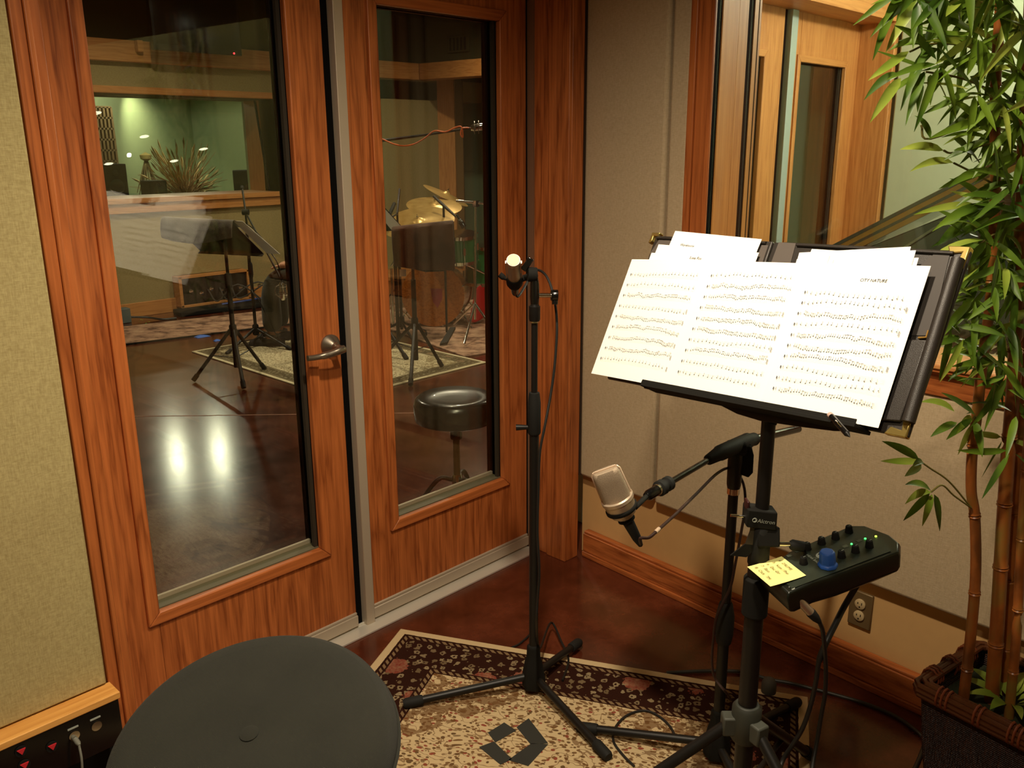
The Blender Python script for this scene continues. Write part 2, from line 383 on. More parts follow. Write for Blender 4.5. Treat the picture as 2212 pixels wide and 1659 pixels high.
# ---- sliding doors
YD = 2.232
def leaf(num, x0, x1, g0, g1, zt, woodz, woodx, kick=True, tw=.034):
    r = sempty('door_%d' % num, ((x0+x1)/2, YD, 0)); y1 = YD+.085; zb, zg0, zg1 = .03, .345, 2.012
    MB().box(x0, g0, YD, y1, zb, zt).box(g1, x1, YD, y1, zb, zt).build('stiles', woodz, r, bevel=.002)
    MB().box(g0, g1, YD, y1, zb, zg0).box(g0, g1, YD, y1, zg1, zt).build('rails', woodz, r)
    # mitred moulding round the opening, stepped towards the glass
    def mould(b, e0, e1, ya, yb):
        o = [(g0-e1, zg0-e1), (g1+e1, zg0-e1), (g1+e1, zg1+e1), (g0-e1, zg1+e1)]
        i = [(g0-e0, zg0-e0), (g1+e0, zg0-e0), (g1+e0, zg1+e0), (g0-e0, zg1+e0)]
        for k in (0, 2) if b == 'h' else (1, 3):
            l = (k+1) % 4
            q = [o[k], o[l], i[l], i[k]]
            mb.slab([(x, ya, z) for x, z in q], (0, 1, 0), yb-ya)
    mb = MB(); mould('v', -.001, tw, YD-.010, YD+.012); mb.build('moulding', woodz, r, bevel=.003)
    mb = MB(); mould('h', -.001, tw, YD-.010, YD+.012); mb.build('moulding', woodx, r, bevel=.003)
    ch = plain('glazing_channel', srgb(96, 90, 68), .6)
    dk = plain('dark_glazing_reveal', srgb(46, 38, 24), .7)
    MB().box(g0-.004, g0, YD+.012, y1, zg0, zg1).box(g1, g1+.004, YD+.012, y1, zg0, zg1).box(g0, g1, YD+.012, y1, zg1, zg1+.004).box(g1-.012, g1, YD+.016, YD+.03, zg0, zg1).build('glazing_reveal', dk, r)
    MB().box(g0, g1, YD+.012, YD+.074, zg0-.004, zg0+.004).build('glazing_sill', ch, r)
    MB().box(g0, g1, YD+.056, YD+.066, zg0, zg0+.016).build('glazing_bead', M['alu_paint'], r)
    MB().box(g0, g1, YD+.030, YD+.036, zg0, zg1).build('glass', M['glass'], r, smooth=0)
    MB().box(g0, g1, YD+.068, YD+.074, zg0, zg1).build('glass', M['glass'], r, smooth=0)
    if kick:
        MB().box(x0+.002, x1-.001, YD-.012, YD+.002, .016, .055).box(x0+.002, x1-.001, YD-.006, YD+.002, .055, .064).build('kick_plate', M['alu_paint'], r, bevel=.002)
    return r
XB = .78
d1 = leaf(1, XC-.03, 1.546, .883, 1.423, 2.235, M['oak_z'], M['oak_x'])
d2_ = leaf(2, 1.610, 2.405, 1.740, 2.266, 2.235, M['oak_z'], M['oak_x'])
# lever handle
hx, hz = 1.507, 1.007
h = MB().lathe([(.034, 0), (.034, .006), (.029, .013), (.013, .030), (.011, .040)], (hx, YD, hz), (0, -1, 0), 28).build('handle', M['nickel'], d1, smooth=30)
lev = MB(); lev.tube([(hx, YD-.03, hz-.001), (hx, YD-.058, hz-.003)], .011, 16)
lev.tube(spline([(hx+.012, YD-.062, hz-.003), (hx-.01, YD-.064, hz-.006), (hx-.045, YD-.058, hz-.013), (hx-.085, YD-.05, hz-.016), (hx-.112, YD-.046, hz-.015)], 5), [.004]+[.012]*6+[.011]*6+[.009]*8, 16)
lev.build('lever', M['nickel'], h)
MB().lathe([(0, .001), (.006, .001), (.006, -.006), (0, -.006)], (hx+.001, YD-.045, hz), (0, -1, 0), 12)
# posts, seals, tracks
struct(MB().box(1.547, 1.575, YD+.01, YD+.08, 0, 2.235), 'trim_3', M['gap'])
struct(MB().box(1.575, 1.609, YD-.02, YD+.085, 0, 2.235), 'trim_4', M['alu_paint'], bevel=.002)
tk = struct(MB().box(XC-.03, 2.405, YD-.062, YD+.10, 0, .008).box(XC-.03, 2.405, YD-.002, YD+.004, .008, .014), 'trim_5', M['bright_alu'], bevel=.0015)
struct(MB().box(2.405, 2.411, YD+.0, YD+.08, 0, 2.235), 'trim_6', M['gap'])
struct(MB().box(2.411, 2.424, YD-.03, YD+.06, .0, 2.235), 'trim_7', plain('brown_aluminium', srgb(140, 108, 84), .5, .3))
XR = 2.404
struct(MB().box(2.424, 2.488, 2.03, 2.29, 0, 2.31).box(2.410, 2.43, 2.032, 2.13, 0, 2.31).box(2.418, 2.43, 2.13, 2.21, 0, 2.31), 'trim_8', M['oak_z'], bevel=.003)

# ---- right wall: fabric panels, window, skirting
f2 = F2()
wr = struct(MB(f2).box(-3.2, .668, .035, .05, 0, 1.0).box(.12, .8, .035, .05, 1.0, 2.65).box(-3.2, .12, .035, .05, 2.2, 2.65), 'wall_right', plain('bare_lower_wall', srgb(206, 164, 108), .95, spec=.1, var=.05))
MB(f2).box(.288, .655, 0, .036, .34, 2.65).build('fabric_panel', M['fab_r'], wr, bevel=.012, seg=3)
p = MB(f2); ring = [(-3.2, .34), (.276, .34), (.276, 2.65), (.196, 2.65), (.196, .95), (-3.2, .95)]
p.slab([(s, 0, z) for s, z in ring], (0, 1, 0), .036); p.build('fabric_panel', M['fab_r'], wr, bevel=.012, seg=3)
MB(f2).box(.655, .668, .0, .036, .34, 2.65).build('corner_bead', plain('dark_corner_bead', srgb(60, 42, 26), .8), wr)
struct(MB(f2).box(-3.2, .63, 0, .034, .022, .098).box(-3.2, .63, .006, .034, .098, .108).box(-3.2, .63, -.006, .034, 0, .022), 'baseboard_right', M['oak_y'], bevel=.003)
w1 = sempty('window_1', f2 @ V((-.6, 0, 1.0)))
cas = MB(f2); SW0, SW1, ZW0, ZW1 = -1.5, .106, 1.0, 2.34
for a, b, y in ((.106, .122, -.012), (.122, .170, -.006), (.170, .195, -.014)):
    cas.box(a, b, y, -.001, .95, ZW1+.09)
cas.build('casing', M['oak_z'], w1, bevel=.003)
MB(f2).box(SW0, .106, -.012, .03, ZW1, ZW1+.09).build('casing', M['oak_y'], w1, bevel=.003)
MB(f2).box(SW0, .2, -.006, .034, .95, 1.018).box(SW0, .205, -.028, .034, 1.018, 1.028).build('apron', M['oak_y'], w1, bevel=.003)
MB(f2).box(SW0, .2, -.034, .03, 1.028, 1.042).build('stool', M['hon_y'], w1, bevel=.004)
jb = MB(f2)
for a, b, e in ((.026, .108, 0), (.112, .160, .002), (.193, .213, .002)):
    jb.box(.104+e, .126, a, b, ZW0, ZW1)
jb.build('jamb', M['hon_z'], w1)
MB(f2).box(.108, .19, .0, .222, ZW0, ZW1).build('glazing_gap', M['gap'], w1)
MB(f2).box(SW0, .106, .026, .23, ZW0, 1.03).box(SW0, .106, .026, .23, ZW1-.02, ZW1).build('sill_board', M['hon_y'], w1)
MB(f2).box(SW0, .106, .010, .016, 1.042, ZW1).build('glass', M['glass'], w1, smooth=0)
MB(f2).box(SW0, .106, .174, .180, 1.03, ZW1-.02).build('glass', M['glass'], w1, smooth=0)
MB(f2).box(.112, .24, .223, .238, .95, ZW1+.09).build('casing', M['hon_z'], w1)
struct(MB(f2).box(-3.2, .8, .225, .235, 0, 1.0).box(.19, .8, .225, .235, 1.0, 2.8).box(-3.2, .2, .225, .235, ZW1, 2.8), 'wall_partition', M['mint'])

# ---- piano booth beyond the window
d3 = leaf(3, 3.80, 4.305, 3.90, 4.106, 2.25, M['hon_z'], M['hon_x'])
d4 = leaf(4, 4.412, 5.225, 4.490, 5.037, 2.25, M['hon_z'], M['hon_x'])
struct(MB().box(4.305, 4.345, YD+.01, YD+.08, 0, 2.25), 'trim_9', M['gap'])
struct(MB().box(4.345, 4.41, YD-.02, YD+.085, 0, 2.25), 'trim_10', plain('pale_aluminium', srgb(170, 185, 180), .5, .2), bevel=.002)
struct(MB().box(5.225, 5.232, YD, YD+.08, 0, 2.25), 'trim_11', M['gap'])
struct(MB().box(5.232, 5.27, YD-.03, YD+.06, 0, 2.25), 'trim_12', M['alu_paint'])
XJ = onY(1912, 300, 2.03).x
struct(MB().box(5.27, XJ, 2.03, 2.29, 0, 2.36).box(5.262, 5.28, 2.04, 2.10, 0, 2.3), 'trim_13', M['hon_z'], bevel=.004)
struct(MB().box(2.6, XJ, 2.03, 2.29, 2.25, 2.36), 'trim_14', M['hon_x'])
struct(MB().box(2.75, 3.60, 2.12, 2.36, 0, 2.31), 'wall_divider', M['mint'])
struct(MB().box(3.60, 3.80, 2.2, 2.34, 0, 2.25), 'trim_19', M['hon_z'])
W3 = V((XJ+.03, 2.06, 0))
def F3():
    q = F2(); q.translation = W3; return q
f3 = F3()
w3 = struct(MB(f3).box(-4.2, .1, .05, .15, 0, 2.8), 'wall_piano_booth', M['mint'])
s3 = -1*(onpl(2003, 250, W3, N2)-W3).length; s4 = -1*(onpl(2168, 250, W3, N2)-W3).length
MB(f3).box(s3+.012, -.05, 0, .05, .34, 2.8).build('fabric_panel', M['mint'], w3, bevel=.01)
MB(f3).box(s4, s3-.012, 0, .05, .34, 2.8).build('fabric_panel', M['mint'], w3, bevel=.01)
MB(f3).box(-.05, .06, .02, .05, 0, 2.8).build('edge_strip', M['fab_dark'], w3)
struct(MB(f3).box(s4-.16, s4, -.02, .05, .0, 2.4).box(s4-.5, s4-.16, .0, .05, .0, 2.4), 'trim_15', M['hon_z'], bevel=.004)
struct(MB(f3).box(-4.2, 0, -.015, .05, 0, .11), 'baseboard_piano', M['hon_y'])

# ================================================================== LIVE ROOM SHELL
YF = 8.5
zt, zb = onY(895, 138, YF).z, onY(895, 173.6, YF).z
xc = onY(895, 150, YF).x
sl0, sl1 = 1.0*onY(240, 463, YF).z, onY(236, 430, YF).z     # window sill board
hd0, hd1 = onY(205, 200, YF).z, onY(199, 184, YF).z
XWR = onY(597, 300, YF).x
wf = struct(MB().box(0, XWR+.02, YF, YF+.3, 0, sl0).box(XWR, xc+.6, YF, YF+.3, 0, hd1+.2).box(0, 2.55, YF, YF+.3, 0, 3.2).box(0, xc+1.5, YF, YF+.3, hd1-.01, zb+.02), 'wall_far', M['fab_live'])
struct(MB().box(0, xc+.3, YF+.08, YF+.4, zt-.02, 3.2), 'wall_far_upper', M['fab_dark'])
struct(MB().box(0, xc, YF-.09, YF+.1, zb, zt), 'trim_16', M['hon_x'], bevel=.006)
bd = V((.132, -1.131, 0)).normalized(); bn = V((-bd.y*-1, 0, 0))
q0 = V((xc, YF-.09, zb)); q1 = q0+bd*6.0
side = V((-bd.y, bd.x, 0))         # towards +x
struct(MB().slab([q0, q1, q1+side*.2, q0+side*.2+V((0, .19, 0))], (0, 0, 1), zt-zb), 'trim_17', M['hon_y'], bevel=.006)
struct(MB().slab([q0+side*.12+V((0, 0, zt-zb)), q1+side*.12+V((0, 0, zt-zb)), q1+side*.3+V((0, 0, zt-zb)), q0+side*.3+V((0, .19, zt-zb))], (0, 0, 1), 3.2-zt), 'wall_side_upper', M['fab_dark'])
struct(MB().slab([q0+side*1.1+V((0, 1.0, -zb)), q1+side*1.1+V((0, 0, -zb)), q1+side*1.2+V((0, 0, -zb)), q0+side*1.2+V((0, 1.0, -zb))], (0, 0, 1), 3.2), 'wall_live_side', M['teal'])
struct(MB().box(.0, .1, 2.3, 8.5, 0, 3.2), 'wall_live_left', M['fab_live'])
struct(MB().box(xc+.6, 9.4, 10.6, 10.7, 0, 3.2).box(xc+.5, xc+.6, 8.5, 10.6, 0, 3.2), 'wall_alcove', M['teal'])
# alcove with its glazed door, facing the booth
def dz(x, d): return far(x, 309, d)
A0, A1 = dz(800, 11.6), dz(1000, 11.4)
au = (A1-A0); au.z = 0; aw = au.length; au.normalize(); an = V((-au.y, au.x, 0))
if an.dot(V((1, 1, 0))) < 0: an = -an
fa = Matrix.Identity(4)
for i, a in enumerate((au, an, V((0, 0, 1)))):
    for j in range(3): fa[j][i] = a[j]
fa.translation = V((A0.x, A0.y, 0))
def fx(px): q = onpl(px, 309, A0, an); return (q-A0).dot(au)
zg = onpl(880, 240, A0, an).z; zq = onpl(880, 412, A0, an).z
struct(MB(fa).box(-.6, fx(822), 0, .1, 0, 3.2).box(fx(822), aw, 0, .1, zg+.28, 3.2).box(fx(985), fx(1000), 0, .1, 0, 3.2), 'wall_alcove_front', plain('brown_alcove_wall', srgb(112, 84, 44), .9))
dd = sempty('door_5', fa @ V((fx(880), 0, 0)))
MB(fa).box(fx(822), fx(836), -.04, .06, 0, zg+.28).box(fx(922), fx(945), -.04, .06, 0, zg+.28).box(fx(836), fx(922), -.04, .06, zg, zg+.28).box(fx(836), fx(922), -.04, .06, 0, .35).build('frame', M['hon_z'], dd, bevel=.01)
MB(fa).box(fx(836), fx(922), .0, .02, .35, zg).build('green_glass_panel', plain('dark_green_glass', srgb(48, 78, 52), .25, spec=.6, var=.2, bs=60), dd)
struct(MB(fa).box(fx(945), fx(985), -.08, .06, 0, zg+.4), 'trim_18', M['hon_z'], bevel=.01)
VP_ = onpl(992, 95, q0+side*.12, side)-side*.012
vt = thing('air_vent', 'dark square air vent high on the wall beyond the right door', 'vent', VP_)
vt.rotation_euler = (0, 0, atan2(bd.y, bd.x))
vm = MB(Matrix.Translation(VP_) @ Matrix.Rotation(atan2(bd.y, bd.x), 4, 'Z'))
vm.box(-.16, .16, -.01, .01, -.09, .09); vm.build('frame', M['fab_dark'], vt, bevel=.004)
for k in range(5):
    q = MB(vm.M); q.box(-.13+k*.055, -.10+k*.055, -.016, .012, -.07, .07); q.build('louvre', M['matte_black'], vt)
# skirting of the far wall
struct(MB().box(0, xc+.6, YF-.02, YF, 0, .14), 'baseboard_far', M['hon_x'], bevel=.004)

# ---- control-room window
w2 = sempty('window_2', (4.2, YF, 1.0))
MB().box(2.45, XWR+.35, YF-.05, YF+.02, sl0, sl1-.05).box(2.45, XWR+.37, YF-.08, YF+.02, sl1-.05, sl1).build('sill', M['hon_x'], w2, bevel=.006)
MB().box(2.45, XWR+.35, YF-.05, YF+.02, hd0, hd1).build('head_casing', M['hon_x'], w2, bevel=.006)
MB().box(XWR, XWR+.25, YF-.04, YF+.02, sl1, hd0).build('side_casing', M['hon_z'], w2, bevel=.006)
MB().box(2.45, XWR, YF, YF+.62, sl0, sl1-.004).build('sill_board', M['hon_x'], w2)
MB().box(XWR, XWR+.03, YF, YF+.62, sl0, hd0).build('jamb', M['hon_z'], w2)
ga, gb = onX(551, 202, XWR), onX(582, 421, XWR)
tilt = .165
yb_ = max(YF+.05, min(YF+.2, gb.y))
def gy(z): return yb_+(z-gb.z)*tilt
MB().slab([(2.45, gy(sl1), sl1), (XWR, gy(sl1), sl1), (XWR, gy(hd0), hd0), (2.45, gy(hd0), hd0)], V((0, 1, -tilt)).normalized(), .01).build('glass', M['glass2'], w2, smooth=0)
MB().slab([(XWR-.012, gy(sl1)-.012, sl1), (XWR, gy(sl1)-.012, sl1), (XWR, gy(hd0)-.012, hd0), (XWR-.012, gy(hd0)-.012, hd0)], (0, 1, 0), .03).build('glazing_bead', M['gap'], w2)
MB().box(2.45, XWR+.3, YF, YF+.62, hd0, hd0+.03).build('soffit', plain('dark_soffit', srgb(90, 84, 58), .8), w2)
# control room shell
struct(MB().box(2.45, XWR+.02, YF+.6, YF+.7, 0, sl1-.04).box(2.4, 7.4, YF+.6, YF+.7, hd0, 2.7).box(XWR+.02, 7.4, YF+.6, YF+.7, 0, hd0), 'wall_control_front', M['green'])
cc = far(418, 300, 15.6); cl = far(205, 300, 13.2); cr = far(620, 300, 14.2)
def wallseg(a, b, name, mat, z1=2.7, th=.1):
    a, b = V((a.x, a.y, 0)), V((b.x, b.y, 0)); d = (b-a).normalized(); n = V((-d.y, d.x, 0))
    if n.dot(V((.3, 1, 0))) < 0: n = -n
    return struct(MB().slab([a-d*.0, b, b+n*th, a+n*th], (0, 0, 1), z1), name, mat)
le = cc+(cl-cc)*1.5
wallseg(le, cc, 'wall_control_left', M['green']); wallseg(cc, cc+(cr-cc)*1.6, 'wall_control_right', M['green'])
struct(MB().box(1.5, 9, 9.1, 17, 2.62, 2.7), 'ceiling', M['white'])
struct(MB().box(1.2, 9, 14, 17, -.1, 0), 'floor', M['concrete'])
# ================================================================== BOOTH OBJECTS
def fd(x, y, z): return CAM + ray(x, y)*z      # the point seen there at depth z along the view
def disc(mb, c, ax, r, th, n=24): mb.lathe([(r, 0), (r, th)], c, ax, n)

# ---- wall input box low on the left wall
yb = onz(236, 1502, ZS).y; zb0 = onY(225, 1621, yb).z
bx = thing('wall_input_box', 'black connector panel under a light wood shelf, low on the left wall', 'connector panel', (XL-.4, 2.02, zb0))
MB().box(-1.3, XL+.004, yb-.004, 2.03, ZS-.018, ZS).build('wood_top', wood('pale_maple', srgb(236, 176, 96), srgb(206, 140, 66), 'x', .45), bx, bevel=.002)
MB().box(-1.3, XL-.002, yb+.004, 2.03, zb0+.008, ZS-.018).build('housing', M['hon_x'], bx)
MB().box(-1.3, XL-.001, yb, yb+.006, zb0, ZS-.018).build('front_panel', M['gloss_black'], bx, bevel=.001)
redm = plain('red_latch', srgb(200, 40, 50), .5)
for px, py in ((45, 1622), (112, 1612), (52, 1652)):
    c = onY(px, py, yb)
    j = MB().lathe([(.013, 0), (.013, .004), (.009, .004)], c, (0, -1, 0), 20).build('socket', M['matte_black'], bx)
    MB().slab([c+V((-.009, -.004, .007)), c+V((.009, -.004, .007)), c+V((0, -.004, -.007))], (0, -1, 0), .003).build('latch', redm, j)
for px, py, plug in ((160, 1588, 1), (208, 1567, 0)):
    c = onY(px, py, yb)
    j = MB().lathe([(.012, 0), (.012, .004), (.005, .004)], c, (0, -1, 0), 20).build('jack', M['chrome'], bx)
    MB().box(c.x-.012, c.x+.012, yb-.0015, yb, c.z+.018, c.z+.022).build('printed_label', M['white_ink'], bx)
c = onY(160, 1588, yb)
cb = MB(); cb.lathe([(.006, .004), (.006, .02), (.003, .028)], c+V((0, 0, -.008)), (0, -1, -.2), 14)
cb.tube(spline([c+V((0, -.025, -.014)), c+V((-.004, -.04, -.05)), c+V((-.012, -.04, -.12)), c+V((-.02, -.05, -.155)), c+V((.08, -.12, -.163))], 6), .0028, 8)
tag(cb.build('patch_lead', plain('grey_cable', srgb(120, 120, 110), .5)), 'thin grey lead plugged into the black connector panel', 'cable')

# ---- rug and the tape square on it
CR, BR, RD, DK = srgb(206, 182, 140), srgb(112, 76, 42), srgb(140, 46, 38), srgb(50, 26, 18)
rx, rw, rl = V((-.446, .895, 0)).normalized(), 1.326, 2.02
rg = MB().box(0, rw, 0, rl, 0, .008).build('persian_rug', rug('persian_rug_pile', rw, rl, CR, BR, RD, DK, .215), bevel=.003)
rg.location = (2.232, .927, 0); rg.rotation_euler = (0, 0, atan2(rx.y, rx.x))
tag(rg, 'cream and dark red floral rug on the floor in front of the music stand', 'rug')
TZ = .0085
tq = [((1054, 1583), (1089, 1561), (1115, 1578), (1070, 1604)), ((1116, 1571), (1142, 1552), (1184, 1606), (1146, 1608)),
      ((1035, 1614), (1067, 1602), (1106, 1640), (1081, 1652)), ((1098, 1642), (1148, 1606), (1184, 1608), (1141, 1655))]
tl = ['upper left', 'upper right', 'lower left', 'lower right']
for q, nm in zip(tq, tl):
    o = MB().slab([onz(x, y, TZ) for x, y in q], (0, 0, 1), .0009).build('gaffer_tape', plain('black_gaffer_tape', srgb(40, 40, 34), .75))
    tag(o, 'strip of black tape on the rug, %s side of the taped diamond' % nm, 'tape', 'tape strips in a diamond on the rug')

# ---- round black stool in the foreground
sc_ = V((.528, 1.05, .742)); snm = V((-.225, -.152, 1)).normalized()
tc = V((sc_.x+.075, sc_.y+.05, 0))
st = thing('drum_stool', 'round stool with a wide black fabric seat, nearest the camera', 'stool', tc)
cloth = NT('black_ribbed_fabric'); cv = cloth.co()
wv = cloth.n('ShaderNodeTexWave', inp={'Vector': cv, 'Scale': 240., 'Distortion': .6}).outputs[1]
cloth.link(cloth.mix(cloth.noise(cv, 9, 3), srgb(26, 27, 20), srgb(42, 42, 33)), cloth.b.inputs[0])
cloth.b.inputs['Roughness'].default_value = .95; cloth.b.inputs['Sheen Weight'].default_value = .03; cloth.bump(cloth.math('ADD', wv, cloth.noise(cv, 900, 2)), .5, .0015)
prof = [(.001, .001), (.02, .0), (.05, .004), (.12, .007), (.17, .004), (.195, -.004), (.208, -.016), (.215, -.036), (.212, -.07), (.196, -.092), (.15, -.1), (0, -.1)]
SMt = Matrix.Translation(sc_+snm*.022) @ V((0, 0, 1)).rotation_difference(snm).to_matrix().to_4x4()
sm = MB(SMt)
sm.lathe([(r, z) for r, z in prof[::-1]], (0, 0, 0), (0, 0, 1), 72)
se = sm.build('seat', cloth.m, st, smooth=60)
sp_ = MB(SMt); sp_.tube([(.2165*cos(a*pi/36), .2165*sin(a*pi/36), -.046) for a in range(72)], .0026, 8, closed=True); sp_.build('seam', cloth.m, se)
bt = MB(SMt); bt.lathe([(.014, -.003), (.014, .002), (.009, .0035), (0, .0035)], (.0, .0, .0), (0, 0, 1), 20); bt.build('seat_button', cloth.m, se)
ztp = .60
MB().lathe([(.016, .16), (.016, .46)], tc, (0, 0, 1), 20).lathe([(.011, .4), (.011, ztp)], tc, (0, 0, 1), 16).build('post', M['chrome'], st)
MB(SMt).lathe([(.03, -.135), (.06, -.102), (.06, -.099)], (0, 0, 0), (0, 0, 1), 20).build('seat_mount', M['black'], st)
MB().tube([tc+V((0, 0, ztp-.02)), SMt @ V((0, 0, -.11))], .014, 14).build('tilt_bracket', M['black'], st)
MB().lathe([(.024, .40), (.024, .46)], tc, (0, 0, 1), 20).build('height_collar', M['black'], st)
for k in range(3):
    a = .9+k*2*pi/3; e = V((cos(a), sin(a), 0))
    lg = MB().bar(tc+e*.015+V((0, 0, .43)), tc+e*.25+V((0, 0, .028)), .022, .008).bar(tc+e*.015+V((0, 0, .19)), tc+e*.15+V((0, 0, .2)), .018, .006).build('leg', M['chrome'], st)
    MB().lathe([(.014, .0), (.016, .03)], tc+e*.25+V((0, 0, .0085)), (0, 0, 1), 14).build('rubber_foot', M['rubber'], lg)

# ---- microphone stands
def round_leg(t, hub, foot, r=.0125, zf=.014):
    a, b = V(hub), V(foot); d = (b-a).normalized()
    lg = MB().tube([a, b], r, 16).build('leg', M['black'], t)
    MB().tube([b-d*.055, b-d*.05, b-d*.004, b+d*.004], [r+.002, r+.004, r+.004, r+.001], 16).build('rubber_foot', M['rubber'], lg)
def mic_base(t, c, feet, zh=.12, body=.034):
    MB().lathe([(body*1.05, .022), (body*1.12, .05), (body*.8, .11), (body*.66, .125), (body*.62, .16), (.014, .165)], c, (0, 0, 1), 6).build('base_casting', M['matte_black'], t, bevel=.004)
    for f in feet:
        d = V((f[0]-c[0], f[1]-c[1], 0)).normalized()
        round_leg(t, V((c[0], c[1], .058))+d*.02, V((f[0], f[1], .0125+.0085)), .0115)
s1c = V((1.694, 1.546, .0))
S1 = thing('microphone_stand', 'straight black microphone stand holding the small silver microphone by the doors', 'microphone stand', s1c)
mic_base(S1, s1c, [(1.372, 1.765), (1.975, 1.60), (1.60, 1.19)])
s1t = V((1.700, 1.548, 1.16))
def s1(z): return s1c+(s1t-s1c)*(z/s1t.z)
MB().tube([s1(.10), s1(.84)], .0135, 20).build('lower_tube', M['black'], S1)
MB().tube([s1(.80), s1(1.16)], .0088, 16).build('upper_tube', M['black'], S1)
cl = MB().tube([s1(.825), s1(.83), s1(.915), s1(.945), s1(.946)], [.016, .0185, .018, .0145, .012], 24).build('clutch', M['rubber'], S1)
MB().tube([s1(.845)-V((.012, -.012, 0)), s1(.845)-V((.036, -.036, .0))], [.006, .009], 14).build('clutch_screw', M['black'], cl)
MB().tube([s1(1.145), s1(1.15), s1(1.185), s1(1.187), s1(1.20), s1(1.235)], [.0135, .0155, .0155, .0125, .009, .0105], 20).build('thread_collar', M['black'], S1)
MB().tube([s1(1.141), s1(1.147)], .0128, 20).build('collar_ring', M['chrome'], S1)
k0 = s1(1.215)
MB().tube([s1(1.165), s1(1.21), s1(1.245), s1(1.262)], [.009, .013, .012, .009], 16).build('swivel_arm', M['gloss_black'], S1)
kr = (_R*.9+_F*.1).normalized()
kn = MB().tube([k0+kr*.008, k0+kr*.05], .0062, 12).build('swivel_bolt', M['chrome'], S1)
MB().tube([k0+kr*.044, k0+kr*.047, k0+kr*.062], [.0135, .0155, .0155], 12).tube([k0+kr*.055-_U*.024, k0+kr*.055+_U*.012], .008, 10).build('bolt_knob', M['gloss_black'], kn)

# ---- small silver microphone in its clip
m0 = fd(1109, 562, 2.27); max_ = (fd(1113, 637, 2.46)-m0).normalized()
MC = thing('condenser_microphone', 'small silver microphone with a flat round face, on the straight stand', 'microphone', m0+max_*.12)
MB().lathe([(0, -.0012), (.0178, -.001), (.0188, .001), (.0188, .014), (.0178, .016), (.0178, .105), (.0165, .115), (.0165, .128), (.013, .138)], m0, max_, 32, xdir=_U).build('body', M['silver'], MC)
MB().lathe([(0, -.0022), (.0165, -.0022), (.0165, -.001)], m0, max_, 32).build('face_grille', plain('bright_grille', srgb(255, 222, 190), .5, .1, bump=.4, bs=1200), MC)
for sg in (-1, 1):
    q = m0+_R*sg*.0205+max_*.01
    MB().bar(q, q+max_*.105, .003, .008).build('side_rail', M['silver'], MC)
MB().lathe([(.0125, .135), (.012, .155), (.0105, .185), (.008, .195), (0, .195)], m0, max_, 20).build('connector', M['gloss_black'], MC)
clp = MB()
cb0 = m0+max_*.105
clp.lathe([(.0205, -.012), (.023, -.005), (.023, .02), (.018, .036), (.0135, .038)], cb0, max_, 24)
clp.tube(spline([cb0+_R*.02+_U*.0, cb0+_R*.033+_U*.004, s1(1.255)+_U*.012], 4), [.009]*8+[.0105], 12)
clp.tube(spline([cb0-_R*.018, cb0-_R*.03+_U*.004, cb0-_R*.04+_U*.012], 4), [.006]*4+[.008]*5, 12)
clp.lathe([(.0, -.012), (.019, -.012), (.02, 0), (.019, .012), (0, .012)], s1(1.262)+_U*.008-_R*.006, kr, 20)
clp.build('clip', M['matte_black'], MC, bevel=.001)
sp2 = MB().bar(m0+_R*.026-_U*.022+_F*.03, m0+_R*.048+_U*.008+_F*.02, .016, .012, up=_F).build('clip_lever', M['gloss_black'], MC, bevel=.002)
cabm = plain('black_cable', srgb(20, 19, 17), .5)
pts = [m0+max_*.19, m0+max_*.2+_R*.01-_U*.004, fd(1145, 600, 2.50), fd(1158, 583, 2.44), fd(1180, 596, 2.40), fd(1196, 640, 2.38), fd(1203, 700, 2.37), fd(1199, 780, 2.37), fd(1190, 850, 2.37), fd(1177, 920, 2.36), fd(1166, 980, 2.36)]
pts += [fd(1163, 1060, 2.37), fd(1161, 1150, 2.38), fd(1165, 1235, 2.39), fd(1161, 1300, 2.41), fd(1159, 1350, 2.44)]
pts = pts[:3]+pts[3:]
pts += [onz(1166, 1400, .10), onz(1190, 1362, .012)+V((0, 0, .03)), onz(1212, 1385, .02), onz(1228, 1425, .013), onz(1215, 1470, .013)]
tag(MB().tube(spline(pts, 7), .0036, 8).build('microphone_cable', cabm), 'black cable hanging down the straight stand from the silver microphone', 'cable')
pts = [onz(1105, 1399, .005), onz(1120, 1392, .005), onz(1135, 1380, .006), onz(1146, 1370, .006), onz(1160, 1364, .006)]
tag(MB().tube(spline(pts, 6), .0034, 8).build('floor_cable', cabm), 'short end of black cable on the floor behind the rug edge', 'cable')

# ---- boom stand
s2c = V((1.802, .982, 0))
S2 = thing('boom_microphone_stand', 'black boom microphone stand behind the music stand pole', 'microphone stand', s2c)
mic_base(S2, s2c, [(1.640, 1.325), (1.60, .69), (2.17, .93)])
def s2(z): return s2c+V((0, 0, z))
MB().tube([s2(.1), s2(.42)], .0145, 20).build('lower_tube', M['black'], S2)
MB().tube([s2(.40), s2(.86)], .0125, 18).build('upper_tube', M['black'], S2)
MB().tube([s2(.36), s2(.365), s2(.39), s2(.44), s2(.475), s2(.48)], [.016, .0195, .0235, .0235, .017, .014], 24).build('clutch', M['rubber'], S2)
MB().tube([s2(.775), s2(.79)], .0155, 20).build('collar_ring', M['chrome'], S2)
MB().tube([s2(.79), s2(.80), s2(.86), s2(.885)], [.0155, .0175, .0185, .016], 20).build('thread_collar', M['black'], S2)
J = s2(.905)
B0 = fd(1388, 1077, 1.84); bd_ = (B0-J).normalized()
Bm = B0-bd_*.115
Bend = fd(1724, 926, 2.30)
bm = MB().tube([Bm+bd_*.03, J+bd_*.0], .0072, 14).tube([J+bd_*.05, J, Bend], .0105, 16).build('boom_arm', M['gloss_black'], S2)
